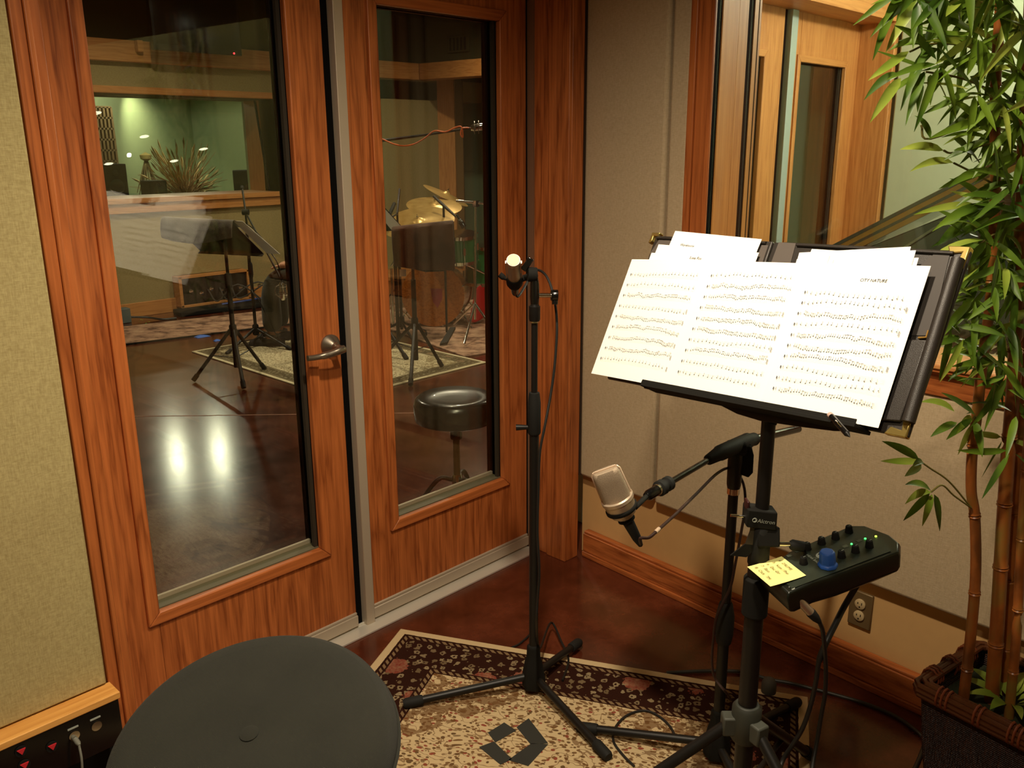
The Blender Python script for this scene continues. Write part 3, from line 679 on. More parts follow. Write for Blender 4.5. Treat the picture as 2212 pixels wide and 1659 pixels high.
MB().tube([J+bd_*.13, J+bd_*.125, J+bd_*.08, J+bd_*.075, J+(Bend-J)*.17, J+(Bend-J)*.185, J+(Bend-J)*.27, J+(Bend-J)*.28], [.009, .0125, .017, .019, .0195, .0165, .0165, .012], 18).build('boom_clutch', M['rubber'], bm, bevel=.001)
q = MB(); q.lathe([(0, -.02), (.019, -.02), (.021, -.01), (.021, .01), (.019, .02), (0, .02)], J-V((0, 0, .012)), kr, 20); q.build('pivot', M['matte_black'], S2, bevel=.001)
q = MB(); q.tube([J-V((0, 0, .012))+kr*.018, J-V((0, 0, .012))+kr*.036], .007, 12)
wv_ = [(0, .012), (.014, .008), (.020, -.02), (.018, -.062), (.008, -.074), (-.006, -.068), (-.010, -.03)]
q.slab([J-V((0, 0, .01))+kr*.022+_R*(x*1.1)+_U*y for x, y in wv_], _F, .016); q.build('pivot_wing', M['matte_black'], S2, bevel=.003)
e = Bm+bd_*.035
ad = MB()
ad.tube([e-bd_*.02, e-bd_*.018, e-bd_*.008, e-bd_*.006, e+bd_*.004, e+bd_*.006, e+bd_*.02, e+bd_*.022], [.013, .0165, .0165, .013, .013, .0175, .0175, .013], 18); ad.build('boom_tip_grip', M['rubber'], S2)
MB().tube([e+bd_*.022, e+bd_*.03], .0132, 18).build('tip_ring', M['chrome'], S2)
MB().tube([e+bd_*.03, e+bd_*.058, e+bd_*.068], [.0115, .0115, .008], 18).build('swivel_block', M['gloss_black'], S2, bevel=.001)

# ---- large silver microphone on the boom
ma = (-_R*.40+_U*.86-_F*.32).normalized()        # from connector up to the head
mb0 = fd(1349, 1112, 1.79)
LM = thing('large_diaphragm_microphone', 'large champagne silver microphone with a ribbed head on the boom stand', 'microphone', mb0)
wd_ = (_R*.85-_U*.42+_F*.12); wd_ = (wd_-ma*wd_.dot(ma)).normalized(); td = ma.cross(wd_)
body = MB(); body.lathe([(.018, -.004), (.0265, .004), (.0305, .018), (.0325, .034), (.033, .038), (.030, .039)], mb0, ma, 36, xdir=wd_); body.build('body', M['silver'], LM)
MB().lathe([(.0305, .036), (.0345, .038), (.0345, .045), (.0305, .047), (.029, .040)], mb0, ma, 40).build('neck_ring', plain('pale_champagne_metal', srgb(215, 196, 172), .3, .6), LM)
hd = MB(); ang = 32; vs = []; rows = [(.030, .024, .038), (.030, .0215, .055), (.0295, .0185, .085), (.0285, .0165, .103), (.026, .0135, .111), (.0235, .009, .1125)]
for a, b, z in rows:
    for k in range(ang):
        th = 2*pi*k/ang; cx, sy_ = cos(th), sin(th)
        ex = .55
        vs.append(mb0+ma*z+wd_*a*math.copysign(abs(cx)**ex, cx)+td*b*math.copysign(abs(sy_)**ex, sy_))
fs = [(i*ang+k, i*ang+(k+1) % ang, (i+1)*ang+(k+1) % ang, (i+1)*ang+k) for i in range(len(rows)-1) for k in range(ang)]
fs.append(tuple((len(rows)-1)*ang+k for k in range(ang)))
hd.add(vs, fs); hdo = hd.build('grille_head', M['silver_mesh'], LM, smooth=50)
rb = MB(); rb.bar(mb0+ma*.1128-wd_*.024, mb0+ma*.1128+wd_*.024, .004, .0035, up=td)
for sg in (-1, 1): rb.tube([mb0+ma*.113+wd_*.0245*sg, mb0+ma*.106+wd_*.0295*sg, mb0+ma*.045+wd_*.0312*sg], .0022, 8)
rb.build('centre_rib', plain('bright_rib', srgb(235, 210, 185), .3, .4), hdo)
MB().lathe([(.0185, -.012), (.0175, -.004)], mb0, ma, 20).build('connector_collar', M['matte_black'], LM)
cd_ = (-ma*.85+_R*.22-_U*.3).normalized()
MB().tube([mb0-ma*.008, mb0+cd_*.02, mb0+cd_*.06, mb0+cd_*.078], [.0125, .012, .0095, .005], 18).build('connector_plug', M['rubber'], LM)
mt = MB(); mt.tube([mb0+ma*.018+_R*.028, e+bd_*.064], .0055, 12); mt.lathe([(.0325, -.003), (.034, -.001), (.034, .004), (.0325, .006)], mb0+ma*.016, ma, 36); mt.build('mount_ring', M['matte_black'], LM)
cst = mb0+cd_*.078
pts = [cst, fd(1383, 1163, 1.78), fd(1402, 1161, 1.79), fd(1420, 1146, 1.81)]
pts2 = [fd(1420, 1146, 1.81), fd(1460, 1110, 1.88), fd(1505, 1066, 1.97), fd(1550, 1022, 2.05), fd(1580, 1012, 2.13), fd(1604, 1040, 2.14), fd(1610, 1090, 2.13), fd(1601, 1150, 2.13), fd(1588, 1220, 2.13), fd(1577, 1270, 2.14), fd(1549, 1330, 2.14), fd(1541, 1380, 2.16), fd(1538, 1430, 2.18), fd(1545, 1466, 2.19), fd(1572, 1500, 2.2), onz(1580, 1512, .03)]
k2 = thing('boom_microphone_cable', 'dark brown cable looping from the large silver microphone down the boom stand', 'cable', (cst.x, cst.y, .02))
MB().tube(spline(pts+pts2[1:], 6), .0034, 8).build('cord', plain('dark_brown_cable', srgb(44, 20, 14), .5), k2)
MB().tube([fd(1416, 1150, 1.805), fd(1424, 1142, 1.815)], .0046, 10).build('marker_band', plain('grey_marker_band', srgb(190, 165, 140), .6), k2)
pts = [onz(x, y, .0125) for x, y in ((1462, 1600), (1448, 1570), (1420, 1545), (1390, 1535), (1355, 1545), (1330, 1570), (1325, 1600), (1345, 1630), (1370, 1655))]
tag(MB().tube(spline(pts, 6), .0034, 8).build('coiled_cable', cabm), 'thin black cable looped on the rug under the boom stand leg', 'cable')

# ---- music stand
mc = V((1.502, .753, 0))
MS = thing('music_stand', 'black tripod music stand with a tilted desk in front of the window', 'music stand', mc)
SC = 1.05
DO = CAM+(V((1.489, 1.186, 1.105))-CAM)*SC
du, dv = V((-.197, -.977, .083)).normalized(), V((.479, -.022, .878)); dv = (dv-du*dv.dot(du)).normalized(); dn = du.cross(dv)
def dp(x, y, off=0): return onpl(x, y, DO+dn*off, dn)
def duv(x, y, off=0):
    q = dp(x, y, off)-DO-dn*off; return q.dot(du), q.dot(dv)
def duvp(u, v, off=0): return DO+du*u+dv*v+dn*off
def mp_(z): return mc+V((0, 0, z))
MB().tube([mp_(.11), mp_(.80)], .0195, 24).build('lower_tube', M['black'], MS)
MB().tube([mp_(.78), mp_(1.09)], .0138, 20).build('upper_tube', M['black'], MS)
MB().tube([mp_(.775), mp_(.78), mp_(.86), mp_(.865)], [.0185, .0215, .0205, .0165], 24).build('height_collar', M['rubber'], MS)
hub = MB().tube([mp_(.36), mp_(.37), mp_(.44), mp_(.45)], [.026, .033, .031, .024], 24)
hub.build('tripod_hub', plain('worn_black_plastic', srgb(44, 46, 38), .6), MS, bevel=.002)
MB().tube([mp_(.20), mp_(.205), mp_(.235), mp_(.24)], [.022, .026, .026, .022], 20).build('brace_collar', M['rubber'], MS)
a0 = atan2(.803-mc.y, 1.986-mc.x)
for k, (an_, L_) in enumerate(((a0, .485), (a0+radians(127), .485), (a0-radians(113), .485))):
    dd_ = V((cos(an_), sin(an_), 0)); ft = mc+dd_*L_+V((0, 0, .016+(.0085 if k != 0 else 0))); hb = mp_(.405)+dd_*.03
    lg = MB().tube([hb, ft], .0125, 16).build('leg', M['black'], MS)
    MB().tube([ft+(hb-ft).normalized()*.06, ft+(hb-ft).normalized()*.055, ft], [.015, .0165, .0165], 16).build('rubber_foot', M['rubber'], lg)
    MB().obox(hb+V((0, 0, -.005)), dd_*.022, dd_.cross(V((0, 0, 1)))*.016, V((0, 0, 1))*.022).build('leg_bracket', plain('grey_plastic_bracket', srgb(62, 64, 56), .6), MS, bevel=.004)
    MB().bar(mp_(.22)+dd_*.024, hb+(ft-hb)*.5, .012, .004).build('brace', M['black'], MS)
# wing knob and clamp that carry the mixer
kw = MB().obox(mp_(.84)+_R*.012-_U*.0, _R*.022, _U*.02, _F*.022).build('clamp_block', M['matte_black'], MS, bevel=.003)
MB().tube([mp_(.825)+_R*.03-_F*.015, mp_(.825)+_R*.065-_F*.02], .005, 12).build('clamp_bolt', M['chrome'], kw)
MB().tube([mp_(.823)+_R*.055-_F*.02, mp_(.823)+_R*.06-_F*.02, mp_(.82)+_R*.082-_F*.022], [.008, .0115, .0105], 14).build('clamp_knob', M['rubber'], kw)
MB().tube([mp_(.66), mp_(.665), mp_(.745), mp_(.75)], [.022, .0265, .0265, .022], 20).build('lower_clamp', M['matte_black'], MS, bevel=.001)
# desk plate with a bowed lower edge, ledge below the sheets
u0, u1 = duv(1385, 830, 0)[0], duv(1905, 930, 0)[0]
bot = [duv(x, y, -.03) for x, y in ((1390, 838), (1450, 852), (1545, 870), (1590, 893), (1640, 908), (1720, 920), (1800, 930), (1850, 931), (1890, 926))]
pl = [duvp(a, b, -.034) for a, b in bot]+[duvp(u1-.01, .22, -.034), duvp(u1-.08, .30, -.034), duvp(u0+.08, .30, -.034), duvp(u0+.01, .22, -.034)]
MB().slab(pl, dn, .003).build('desk', plain('dark_bronze_enamel', srgb(44, 26, 18), .4), MS)
vl = duv(1640, 875, 0)[1]
lg0, lg1 = duv(1386, 823, .02), duv(1850, 908, .02)
MB().slab([duvp(lg0[0], -.010, -.032), duvp(lg1[0], -.010, -.032), duvp(lg1[0], -.003, -.032), duvp(lg0[0], -.003, -.032)], dn, .052).slab([duvp(lg0[0], -.010, .018), duvp(lg1[0], -.010, .018), duvp(lg1[0], .004, .018), duvp(lg0[0], .004, .018)], dn, .002).build('ledge', M['matte_black'], MS, bevel=.001)
tb = mp_(1.08); tt = duvp(duv(1660, 880)[0], .12, -.036)
MB().tube([tb, tb+(tt-tb)*.5, tt], [.016, .014, .014], 16).build('desk_pivot', M['matte_black'], MS)
# ---- clip-on bracket with the printed brand
CK = thing('clamp_bracket', 'small black clamp with white lettering and bent arm on the music stand pole', 'clamp', mp_(.98))
zc = onpl(1650, 1020, mc-_F*.0, _F).z
ck0 = mp_(zc)-_F*.0
M3 = Matrix.Identity(4)
rr = (_R-_F*.0); rr = V((rr.x, rr.y, 0)).normalized(); ff = V((_F.x, _F.y, 0)).normalized()
cb_ = MB().obox(ck0-rr*.004-V((0, 0, 0)), (rr*.03-V((0, 0, .004))), V((0, 0, .0195)), ff*.02)
cb_.build('clamp_body', M['matte_black'], CK, bevel=.003)
MB().obox(ck0-rr*.031+V((0, 0, .026)), rr*.003, V((0, 0, .01)), ff*.012).build('clamp_tongue', plain('dark_red_tongue', srgb(50, 12, 12), .5), CK, bevel=.002)
tu = (rr-V((0, 0, .13))).normalized(); tv = V((0, 0, 1)) - tu*tu.z
text_mb('Alctron', ck0-ff*.0206-rr*.0085-V((0, 0, .004))-rr*.006, tu, tv, .0115, 'lettering', M['white_ink'], CK, .1)
lgm = MB()
lc = ck0-ff*.0212-rr*.0195+V((0, 0, .001))
lgm.tube([lc+(tu*cos(a*pi/8)+tv*sin(a*pi/8))*.0042 for a in range(16)], .0007, 6, closed=True)
lgm.tube([lc-tu*.001-tv*.0035, lc+tu*.0035, lc-tu*.001+tv*.0035], .0006, 6); lgm.build('logo_mark', M['white_ink'], CK)
zp = [(-.019, -.018), (.016, -.024), (.012, -.058), (-.012, -.078), (-.034, -.082), (-.050, -.080), (-.03, -.062), (-.026, -.050)]
sa = [(-.022, -.018), (.010, -.020), (-.002, -.058), (-.032, -.055)]
MB().slab([ck0-ff*.012+rr*x+V((0, 0, z)) for x, z in sa], ff, .003).build('bracket_arm', plain('grey_steel_strip', srgb(58, 50, 46), .45, .3), CK)
sb = [(-.032, -.055), (-.002, -.058), (-.028, -.084), (-.060, -.080)]
MB().slab([ck0-ff*.012+rr*x+V((0, 0, z)) for x, z in sb], ff, .004).build('bracket_foot', M['matte_black'], CK)
MB().tube([ck0-rr*.034+ff*.0, ck0-rr*.062+V((0, 0, .002))], .003, 10).build('clamp_screw', M['chrome'], CK)

# ---- black folder with brass corners
FT = thing('music_folder', 'open black leather folder with brass corners on the music stand desk', 'folder', duvp(.36, 0, -.02))
lea = NT('black_grained_leather'); lv_ = lea.co(); lea.b.inputs[0].default_value = srgb(42, 37, 33); lea.b.inputs['Roughness'].default_value = .42
lea.bump(lea.n('ShaderNodeTexVoronoi', inp={'Vector': lv_, 'Scale': 1000}).outputs[0], .3, .0008); lea = lea.m
satin = plain('charcoal_lining', srgb(84, 76, 70), .7)
c4 = [duv(x, y, -.012) for x, y in ((1305, 815), (1955, 942), (2093, 537), (1411, 505))]
sp0, sp1 = duv(1655, 520, -.012), duv(1690, 522, -.012)
um = (sp0[0]+sp1[0])/2
def lerp(a, b, t): return (a[0]+(b[0]-a[0])*t, a[1]+(b[1]-a[1])*t)
tm = (um-c4[0][0])/(c4[1][0]-c4[0][0])
bl, brr, tr, tl_ = c4
bmid, tmid = lerp(bl, brr, tm), lerp(tl_, tr, tm)
def leaf_q(a, b, c, d, nm, mat, off, th, par=FT, bev=.003): return MB().slab([duvp(*a, off) for a in (a, b, c, d)] if 0 else [duvp(q_[0], q_[1], off) for q_ in (a, b, c, d)], dn, th).build(nm, mat, par, bevel=bev)
leaf_q(bl, lerp(bmid, bl, .03), lerp(tmid, tl_, .03), tl_, 'left_cover', lea, -.029, .008)
leaf_q(lerp(bmid, brr, .03), brr, tr, lerp(tmid, tr, .03), 'right_cover', lea, -.029, .008)
leaf_q(lerp(bmid, bl, .03), lerp(bmid, brr, .03), lerp(tmid, tr, .03), lerp(tmid, tl_, .03), 'spine', lea, -.031, .006)
def qd(pts, nm, mat, off, th, par=FT, bev=0, label=None): return MB().slab([dp(x, y, off) for x, y in pts], dn, th).build(nm, mat, par, bevel=bev, label=label)
qd([(1662, 580), (1683, 524), (1720, 526), (1703, 590)], 'spine_lining', satin, -.0208, .0015)
qd([(1406, 545), (1424, 518), (1660, 530), (1640, 590), (1400, 575)], 'left_lining', satin, -.0208, .0008)
qd([(1975, 585), (2020, 548), (2052, 552), (2010, 725), (1960, 725)], 'right_lining', plain('dark_lining', srgb(58, 52, 48), .6), -.0208, .0012)
# raised right-hand edge tube and lower pocket
MB().tube([dp(2070, 560, -.014), dp(1962, 912, -.014)], .011, 14).build('edge_roll', lea, FT, label='padded outer edge')
qd([(1855, 905), (1962, 735), (2006, 737), (1948, 912)], 'lower_pocket', lea, -.019, .006, bev=.002)
tb_ = MB(); tb_.tube([dp(1722, 529, -.019), dp(2060, 547, -.019)], .0035, 8); tb_.tube([dp(1420, 514, -.019), dp(1655, 525, -.019)], .0035, 8); tb_.build('top_piping', lea, FT)
def corner(px, py, dx, dy, L=.026):
    a = duv(px, py, -.02); s1_, s2_ = duv(px+dx[0], py+dx[1], -.02), duv(px+dy[0], py+dy[1], -.02)
    d1_ = V((s1_[0]-a[0], s1_[1]-a[1], 0)).normalized(); d2__ = V((s2_[0]-a[0], s2_[1]-a[1], 0)).normalized()
    o = V((a[0], a[1], 0))-(d1_+d2__)*.003
    P = [o, o+d1_*L, o+d1_*L*.8+d2__*L*.36, o+(d1_+d2__)*L*.28, o+d2__*L*.8+d1_*L*.36, o+d2__*L]
    MB().slab([duvp(p.x, p.y, -.032) for p in P], dn, .0145).build('brass_corner', M['brass'], FT, bevel=.002)
corner(2093, 537, (-40, -2), (-15, 40), .04); corner(1955, 942, (-40, -8), (13, -40), .04); corner(1411, 505, (40, 2), (-14, 36), .028)
MB().tube([dp(1984, 730, -.018), dp(2001, 729, -.018), dp(2006, 714, -.018)], .0022, 8).build('brass_edge', plain('dull_brass', srgb(170, 130, 60), .4, .7), FT)

# ---- sheets
def notes(pg, O, uu, vv, W_, H_, rows, top, seed, off, mat, first_short=False):
    R_ = random.Random(seed); b = MB(); st_ = MB(); nn = uu.cross(vv)
    def P(a, c): return O+uu*a+vv*c+nn*off
    def rect(mb, a0_, c0, a1_, c1): mb.add([P(a0_, c0), P(a1_, c0), P(a1_, c1), P(a0_, c1)], [(0, 1, 2, 3)])
    dyr = (top-.028)/(rows-.4)
    for r in range(rows):
        y = top-r*dyr; x0_, x1_ = .016+.003*R_.random(), W_-.014
        for k in range(5): rect(st_, x0_, y-k*.0021, x1_, y-k*.0021+.00022)
        rect(b, x0_, y-.006, x0_+.0018, y-.001); rect(b, x0_+.0006, y-.003, x0_+.003, y-.0018); rect(b, x0_+.006, y-.0055, x0_+.0068, y-.0005)
        dense = R_.random() < .5; step = .0048 if dense else .0098; x = x0_+.014; yy = y-.004
        while x < x1_-.006:
            yy = min(y+.0005, max(y-.009, yy+R_.uniform(-.0024, .0024)))
            rect(b, x, yy-.0008, x+.0021, yy+.0008); rect(b, x+.0018, yy, x+.0022, yy+.0062)
            if dense and R_.random() < .45: rect(b, x, yy+.0057, x+step, yy+.0063)
            x += step*R_.uniform(.8, 1.3)
        if R_.random() < .5: rect(b, x1_-.0035, y-.0085, x1_-.0027, y+.0005); rect(b, x1_-.002, y-.0085, x1_-.0012, y+.0005)
    b.build('music_notation', mat, pg, smooth=0, recalc=False)
    st_.build('staff_lines', plain('faint_staff_lines', srgb(226, 222, 212), .9, spec=.1), pg, smooth=0, recalc=False)
PG = {}
def sheet(key, tlp, trp, H_, off, label, group='sheets of music on the stand', W_=None, bend=0):
    a, b2 = V(duv(*tlp, off)), V(duv(*trp, off)); w_ = (b2-a); L_ = w_.length; w_.normalize(); dd2 = V((w_.y, -w_.x))
    O3 = duvp(a.x+dd2.x*H_, a.y+dd2.y*H_, off); uu = (du*w_.x+dv*w_.y).normalized(); vv = -(du*dd2.x+dv*dd2.y).normalized()
    W_ = W_ or L_
    pg = thing('music_sheet', label, 'sheet of paper', O3, 0, group)
    MB().slab([O3, O3+uu*W_, O3+uu*W_+vv*H_, O3+vv*H_], dn, .0006).build('page', M['paper'], pg, smooth=0)
    PG[key] = (pg, O3, uu, vv, W_, H_); return pg
PH = .279*SC
sheet('e', (1459, 499), (1646, 517), .26, -.0135, 'tallest white sheet at the back left, its title standing above the others')
sheet('d', (1423, 528), (1640, 546), .26, -.012, 'white sheet one step below the tallest page on the left stack')
sheet('f', (1408, 546), (1648, 567), .26, -.0105, 'white sheet with a rounded right corner just above the front left page')
sheet('r1', (1754, 538), (1962, 552), .27, -.0135, 'rearmost sheet of the right stack, its corner showing top left')
sheet('r2', (1727, 546), (1968, 533), .27, -.012, 'sheet tilted anticlockwise at the back of the right stack')
sheet('r3', (1722, 560), (1985, 557), .27, -.0105, 'sheet in the right stack with a pencilled bracket near its top')
sheet('r4', (1760, 546), (1979, 541), .30, -.009, 'narrow sheet slipping out at the right side of the right stack')
W3_ = .748/3
def front(key, u_0, u_1, tilt_, label, off):
    a = duvp(u_0, 0, off); t_ = tilt_
    uu = (du*cos(t_)+dv*sin(t_)).normalized(); vv = (dv*cos(t_)-du*sin(t_)).normalized()
    pg = thing('music_sheet', label, 'sheet of paper', a, 0, 'sheets of music on the stand')
    L_ = u_1-u_0
    MB().grid(lambda x, y: a+uu*(x*L_)+vv*(y*PH)+dn*(.0006+.002*sin(pi*x)), 8, 1).build('page', M['paper'], pg, smooth=0, solid=.0006, recalc=False)
    PG[key] = (pg, a, uu, vv, L_, PH)
front('A', 0, .250, 0, 'front left page of handwritten music, at the far left of the stand', -.0045)
front('B', .250, .500, 0, 'front middle page of handwritten music between the two title stacks', -.0045)
front('C', .500, .748, 0, 'front right page of music headed City Nature', -.003)
for k, rows, top, sd in (('A', 9, .245*SC, 3), ('B', 10, .25*SC, 5), ('C', 10, .225*SC, 8)):
    pg, a, uu, vv, L_, H_ = PG[k]; notes(pg, a, uu, vv, L_, H_, rows, top, sd, .0034, M['ink'])
pg, a, uu, vv, L_, H_ = PG['C']; text_mb('CITY NATURE', a+uu*.125+vv*(H_-.034)+dn*.003, uu, vv, .0085, 'title', M['dark_ink'], pg, .15)
q = V(duvp(*duv(1468, 531, -.0125), -.0125)); text_mb('Warehouse', q, PG['e'][2], PG['e'][3], .0095, 'title', M['ink'], PG['e'][0], .2)
q = V(duvp(*duv(1489, 559, -.009), -.009)); text_mb('Lone Fox', q, PG['f'][2], PG['f'][3], .0095, 'title', M['dark_ink'], PG['f'][0], .2)
lk = MB()
for x0_, y0_, x1_, y1_ in ((1784, 578, 1793, 553), (1795, 580, 1801, 562)):
    lk.bar(dp(x0_, y0_, -.0085), dp(x1_, y1_, -.0085), .0006, .0003, up=dn)
lk.build('pencil_bracket', M['ink'], PG['r3'][0])
# ---- pen over the ledge
pa, pb = dp(1792, 895, .030), dp(1836, 944, .046)
PN = thing('ballpoint_pen', 'black pen with a pale cap end clipped at the bottom right of the sheets', 'pen', (pa+pb)/2)
pd_ = (pb-pa).normalized()
MB().tube([pa+pd_*.006, pb-pd_*.010], .0052, 14).build('barrel', M['gloss_black'], PN)
MB().tube([pa-pd_*.001, pa, pa+pd_*.007], [.0025, .005, .0053], 14).build('cap_end', plain('pale_pink_plastic', srgb(190, 160, 150), .5), PN)
MB().tube([pb-pd_*.010, pb-pd_*.003, pb], [.0052, .0020, .0006], 12).build('tip', M['black'], PN)
MB().tube(spline([pa+pd_*.02+dn*.004+du*.003, pa+pd_*.028+dn*.008+du*.004, pa+pd_*.045+dn*.004+du*.003], 4), .0012, 6).build('pocket_clip', M['chrome'], PN)

# ---- personal monitor mixer beside the pole
MO = CAM+(V((1.391, .718, .819))-CAM)*SC
mu, mv = V((-.47, -.882, -.034)).normalized(), V((.866, -.468, .176)); mv = (mv-mu*mv.dot(mu)).normalized(); mn = mu.cross(mv)
if mn.z < 0: mn = -mn
def mpx(x, y, h_=0): return onpl(x, y, MO+mn*h_, mn)
def mq(u, v, h_=0): return MO+mu*u+mv*v+mn*h_
MX = thing('personal_mixer', 'black personal headphone mixer with knobs and green lights, on the music stand pole', 'mixer', mq(.05, .16, -.05))
out = [(.107, .018), (.006, .022), (.0, .07), (-.014, .105), (-.028, .27), (-.012, .292), (.044, .308), (.078, .303), (.104, .28), (.106, .15), (.1, .08)]
def ring_(h_, s, off=(0, 0)):
    cx = sum(a for a, b in out)/len(out); cy = sum(b for a, b in out)/len(out)
    return [mq(cx+(a-cx)*s+off[0], cy+(b-cy)*s+off[1], h_) for a, b in out]
bm_ = MB(); rr_ = [ring_(-.002, .97), ring_(-.012, 1.0), ring_(-.038, .99), ring_(-.046, .96), ring_(-.062, .72, (0, -.02))]
n_ = len(out); vs = [p for r in rr_ for p in r]
fs = [(i*n_+k, i*n_+(k+1) % n_, (i+1)*n_+(k+1) % n_, (i+1)*n_+k) for i in range(4) for k in range(n_)]+[tuple(range(n_)), tuple(4*n_+k for k in range(n_))]
bm_.add(vs, fs); bm_.build('housing', plain('black_moulded_plastic', srgb(20, 24, 18), .32, spec=.5), MX, bevel=.003)
MB().slab([mq(*p, -.0015) for p in ((.098, .035), (.014, .035), (.006, .075), (-.006, .108), (-.02, .262), (.04, .285), (.094, .265), (.096, .15))], mn, .0012).build('face_plate', plain('dark_green_faceplate', srgb(36, 44, 34), .45), MX)
kk = [(1834, 1149), (1805, 1163), (1775, 1174), (1744, 1186), (1878, 1181), (1848, 1192), (1818, 1203), (1736, 1217)]
for x, y in kk:
    c = mpx(x, y, .0); kb = MB().lathe([(.0085, 0), (.008, .003), (.0066, .013), (.0056, .0145), (0, .0145)], c, mn, 16).build('knob', M['matte_black'], MX)
    MB().bar(c+mn*.0149, c+mn*.0149+mv*.0055, .0011, .0004, up=mn).build('pointer', M['white_ink'], kb)
c = mpx(1788, 1222, 0)
bmat = plain('blue_plastic_knob', srgb(34, 84, 170), .5)
MB().lathe([(.019, 0), (.0185, .005), (.0155, .008), (.0145, .030), (.0125, .033), (0, .033)], c, mn, 8, sx=1.05).build('blue_knob', bmat, MX, bevel=.001, label='large blue master knob')
led = plain('green_light', (.05, 1, .12, 1), .5, emit=4); led2 = plain('yellow_green_light', (.5, 1, .05, 1), .5, emit=5)
for x, y, mt_ in ((1892, 1159, led2), (1869, 1164, led), (1839.5, 1175.5, led)):
    MB().lathe([(.0022, 0), (.002, .0015), (0, .002)], mpx(x, y, .0), mn, 10).build('indicator_light', mt_, MX)
dpm = plain('dim_print', srgb(84, 90, 76), .6)
for x, y in ((1856, 1168), (1826, 1180), (1797, 1191), (1722, 1190), (1705, 1200), (1765, 1205)): MB().obox(mpx(x, y, .0001), mu*.004, mv*.0055, mn*.0002).build('printed_label', dpm, MX)
lg_ = MB(); c = mpx(1775, 1199, .0003); lg_.lathe([(.0, .0), (.0125, 0), (.0125, .0004), (0, .0004)], c, mn, 24, sx=.8); lo = lg_.build('logo_disc', M['white_ink'], MX)
lg2 = MB(); lg2.tube([c+mn*.0007+(mu*cos(a)+mv*sin(a))*.006 for a in [x*.5 for x in range(9)]], .0011, 6); lg2.build('ear_mark', M['matte_black'], lo)
text_mb('HEAR BACK', mpx(1741, 1199, .0002), (mpx(1768, 1219, 0)-mpx(1741, 1199, 0)), mn.cross((mpx(1768, 1219, 0)-mpx(1741, 1199, 0)).normalized()), .0078, 'lettering', M['white_ink'], MX)
for x, y in ((1710, 1270), (1748, 1253)):
    c = mpx(x, y, -.002); d_ = (mn*.8+mu*.5).normalized()
    q = MB(); q.tube([c+(mu*cos(a)+mv*sin(a))*.0052 for a in [t*.55-.6 for t in range(9)]], .0012, 6); q.build('headphone_symbol', M['white_ink'], MX)
# sticky note
no = thing('sticky_note', 'pale yellow sticky note with a handwritten list stuck on the mixer', 'note', mq(.04, .04, .001))
s_ = .076*SC
MB().grid(lambda x, y: mq(x*s_, y*s_, .0022+.004*(1-y)**2), 4, 6).build('paper', plain('pale_yellow_paper', srgb(250, 240, 158), .85, spec=.1), no, solid=.0004, recalc=False, smooth=0)
for k, tx in enumerate(('8   Click   TM', '7   Bass', '6   Elec Gtr', '5   Keys / Pno', '4   DRUMS')):
    y_ = .010+k*.0135; sx_ = mq(.010-(.0 if k < 4 else 0), y_, .0036+.0042*(1-y_/s_)**2)
    text_mb(tx, sx_, mu, mv, .0088, 'handwriting', plain('pencil_writing', srgb(92, 80, 40), .9), no, .2)
# audio lead with silver plug
ca = fd(1722, 1292, (mq(.09, .03, -.03)-CAM).dot(_F)); cb2 = fd(1750, 1322, (ca-CAM).dot(_F)+.01)
LD = thing('headphone_lead', 'black lead with a silver plug going into the front of the mixer', 'cable', ca)
d_ = (cb2-ca).normalized()
MB().tube([ca-d_*.012, ca, cb2], .0088, 18).build('silver_plug', plain('satin_silver', srgb(196, 178, 160), .3, .8), LD)
MB().tube([cb2, cb2+d_*.004, cb2+d_*.018, cb2+d_*.03], [.0095, .0098, .0085, .005], 16).build('strain_relief', M['rubber'], LD)
D0 = (cb2-CAM).dot(_F)
e_ = cb2+d_*.03
MB().tube(spline([e_]+[fd(x, y, D0+o) for x, y, o in ((1777, 1362, .02), (1781, 1400, .04), (1784, 1450, .07), (1782, 1500, .1), (1774, 1545, .12), (1765, 1600, .13), (1756, 1650, .12), (1750, 1700, .1))], 6), .0044, 10).build('cord', cabm, LD)
pw = [mq(.06, .235, -.05)]+[fd(x, y, D0+o) for x, y, o in ((1826, 1306, .10), (1806, 1345, .08), (1786, 1385, .06), (1770, 1425, .06), (1763, 1470, .07), (1752, 1520, .09), (1735, 1570, .10), (1715, 1605, .12), (1692, 1640, .14), (1680, 1680, .12))]
tag(MB().tube(spline(pw, 6), [.0062]*25+[.0048]*36, 10).build('mixer_power_cable', cabm), 'thick black cable dropping from under the mixer toward the rug', 'cable')
pc = [onz(x, y, .007) for x, y in ((1440, 1453), (1500, 1450), (1560, 1449), (1610, 1452), (1660, 1467), (1700, 1474), (1750, 1486), (1810, 1502), (1870, 1520), (1930, 1545), (1975, 1575), (1996, 1600), (1985, 1640), (1960, 1690))]
tag(MB().tube(spline(pc, 6), .0055, 10).build('floor_power_cable', plain('grey_black_cable', srgb(52, 50, 44), .4)), 'long black cable lying on the brown floor between rug and right wall', 'cable')
cx_ = onz(1661, 1480, .03)
tag(MB().lathe([(.018, -.021), (.022, -.015), (.022, .015), (.016, .028), (.006, .034)], cx_-V((0, 0, .008)), (0, 0, 1), 16).build('cable_adapter', plain('dusty_black_plastic', srgb(70, 64, 52), .8), bevel=.002), 'small round black adapter on the floor behind the music stand pole', 'adapter')

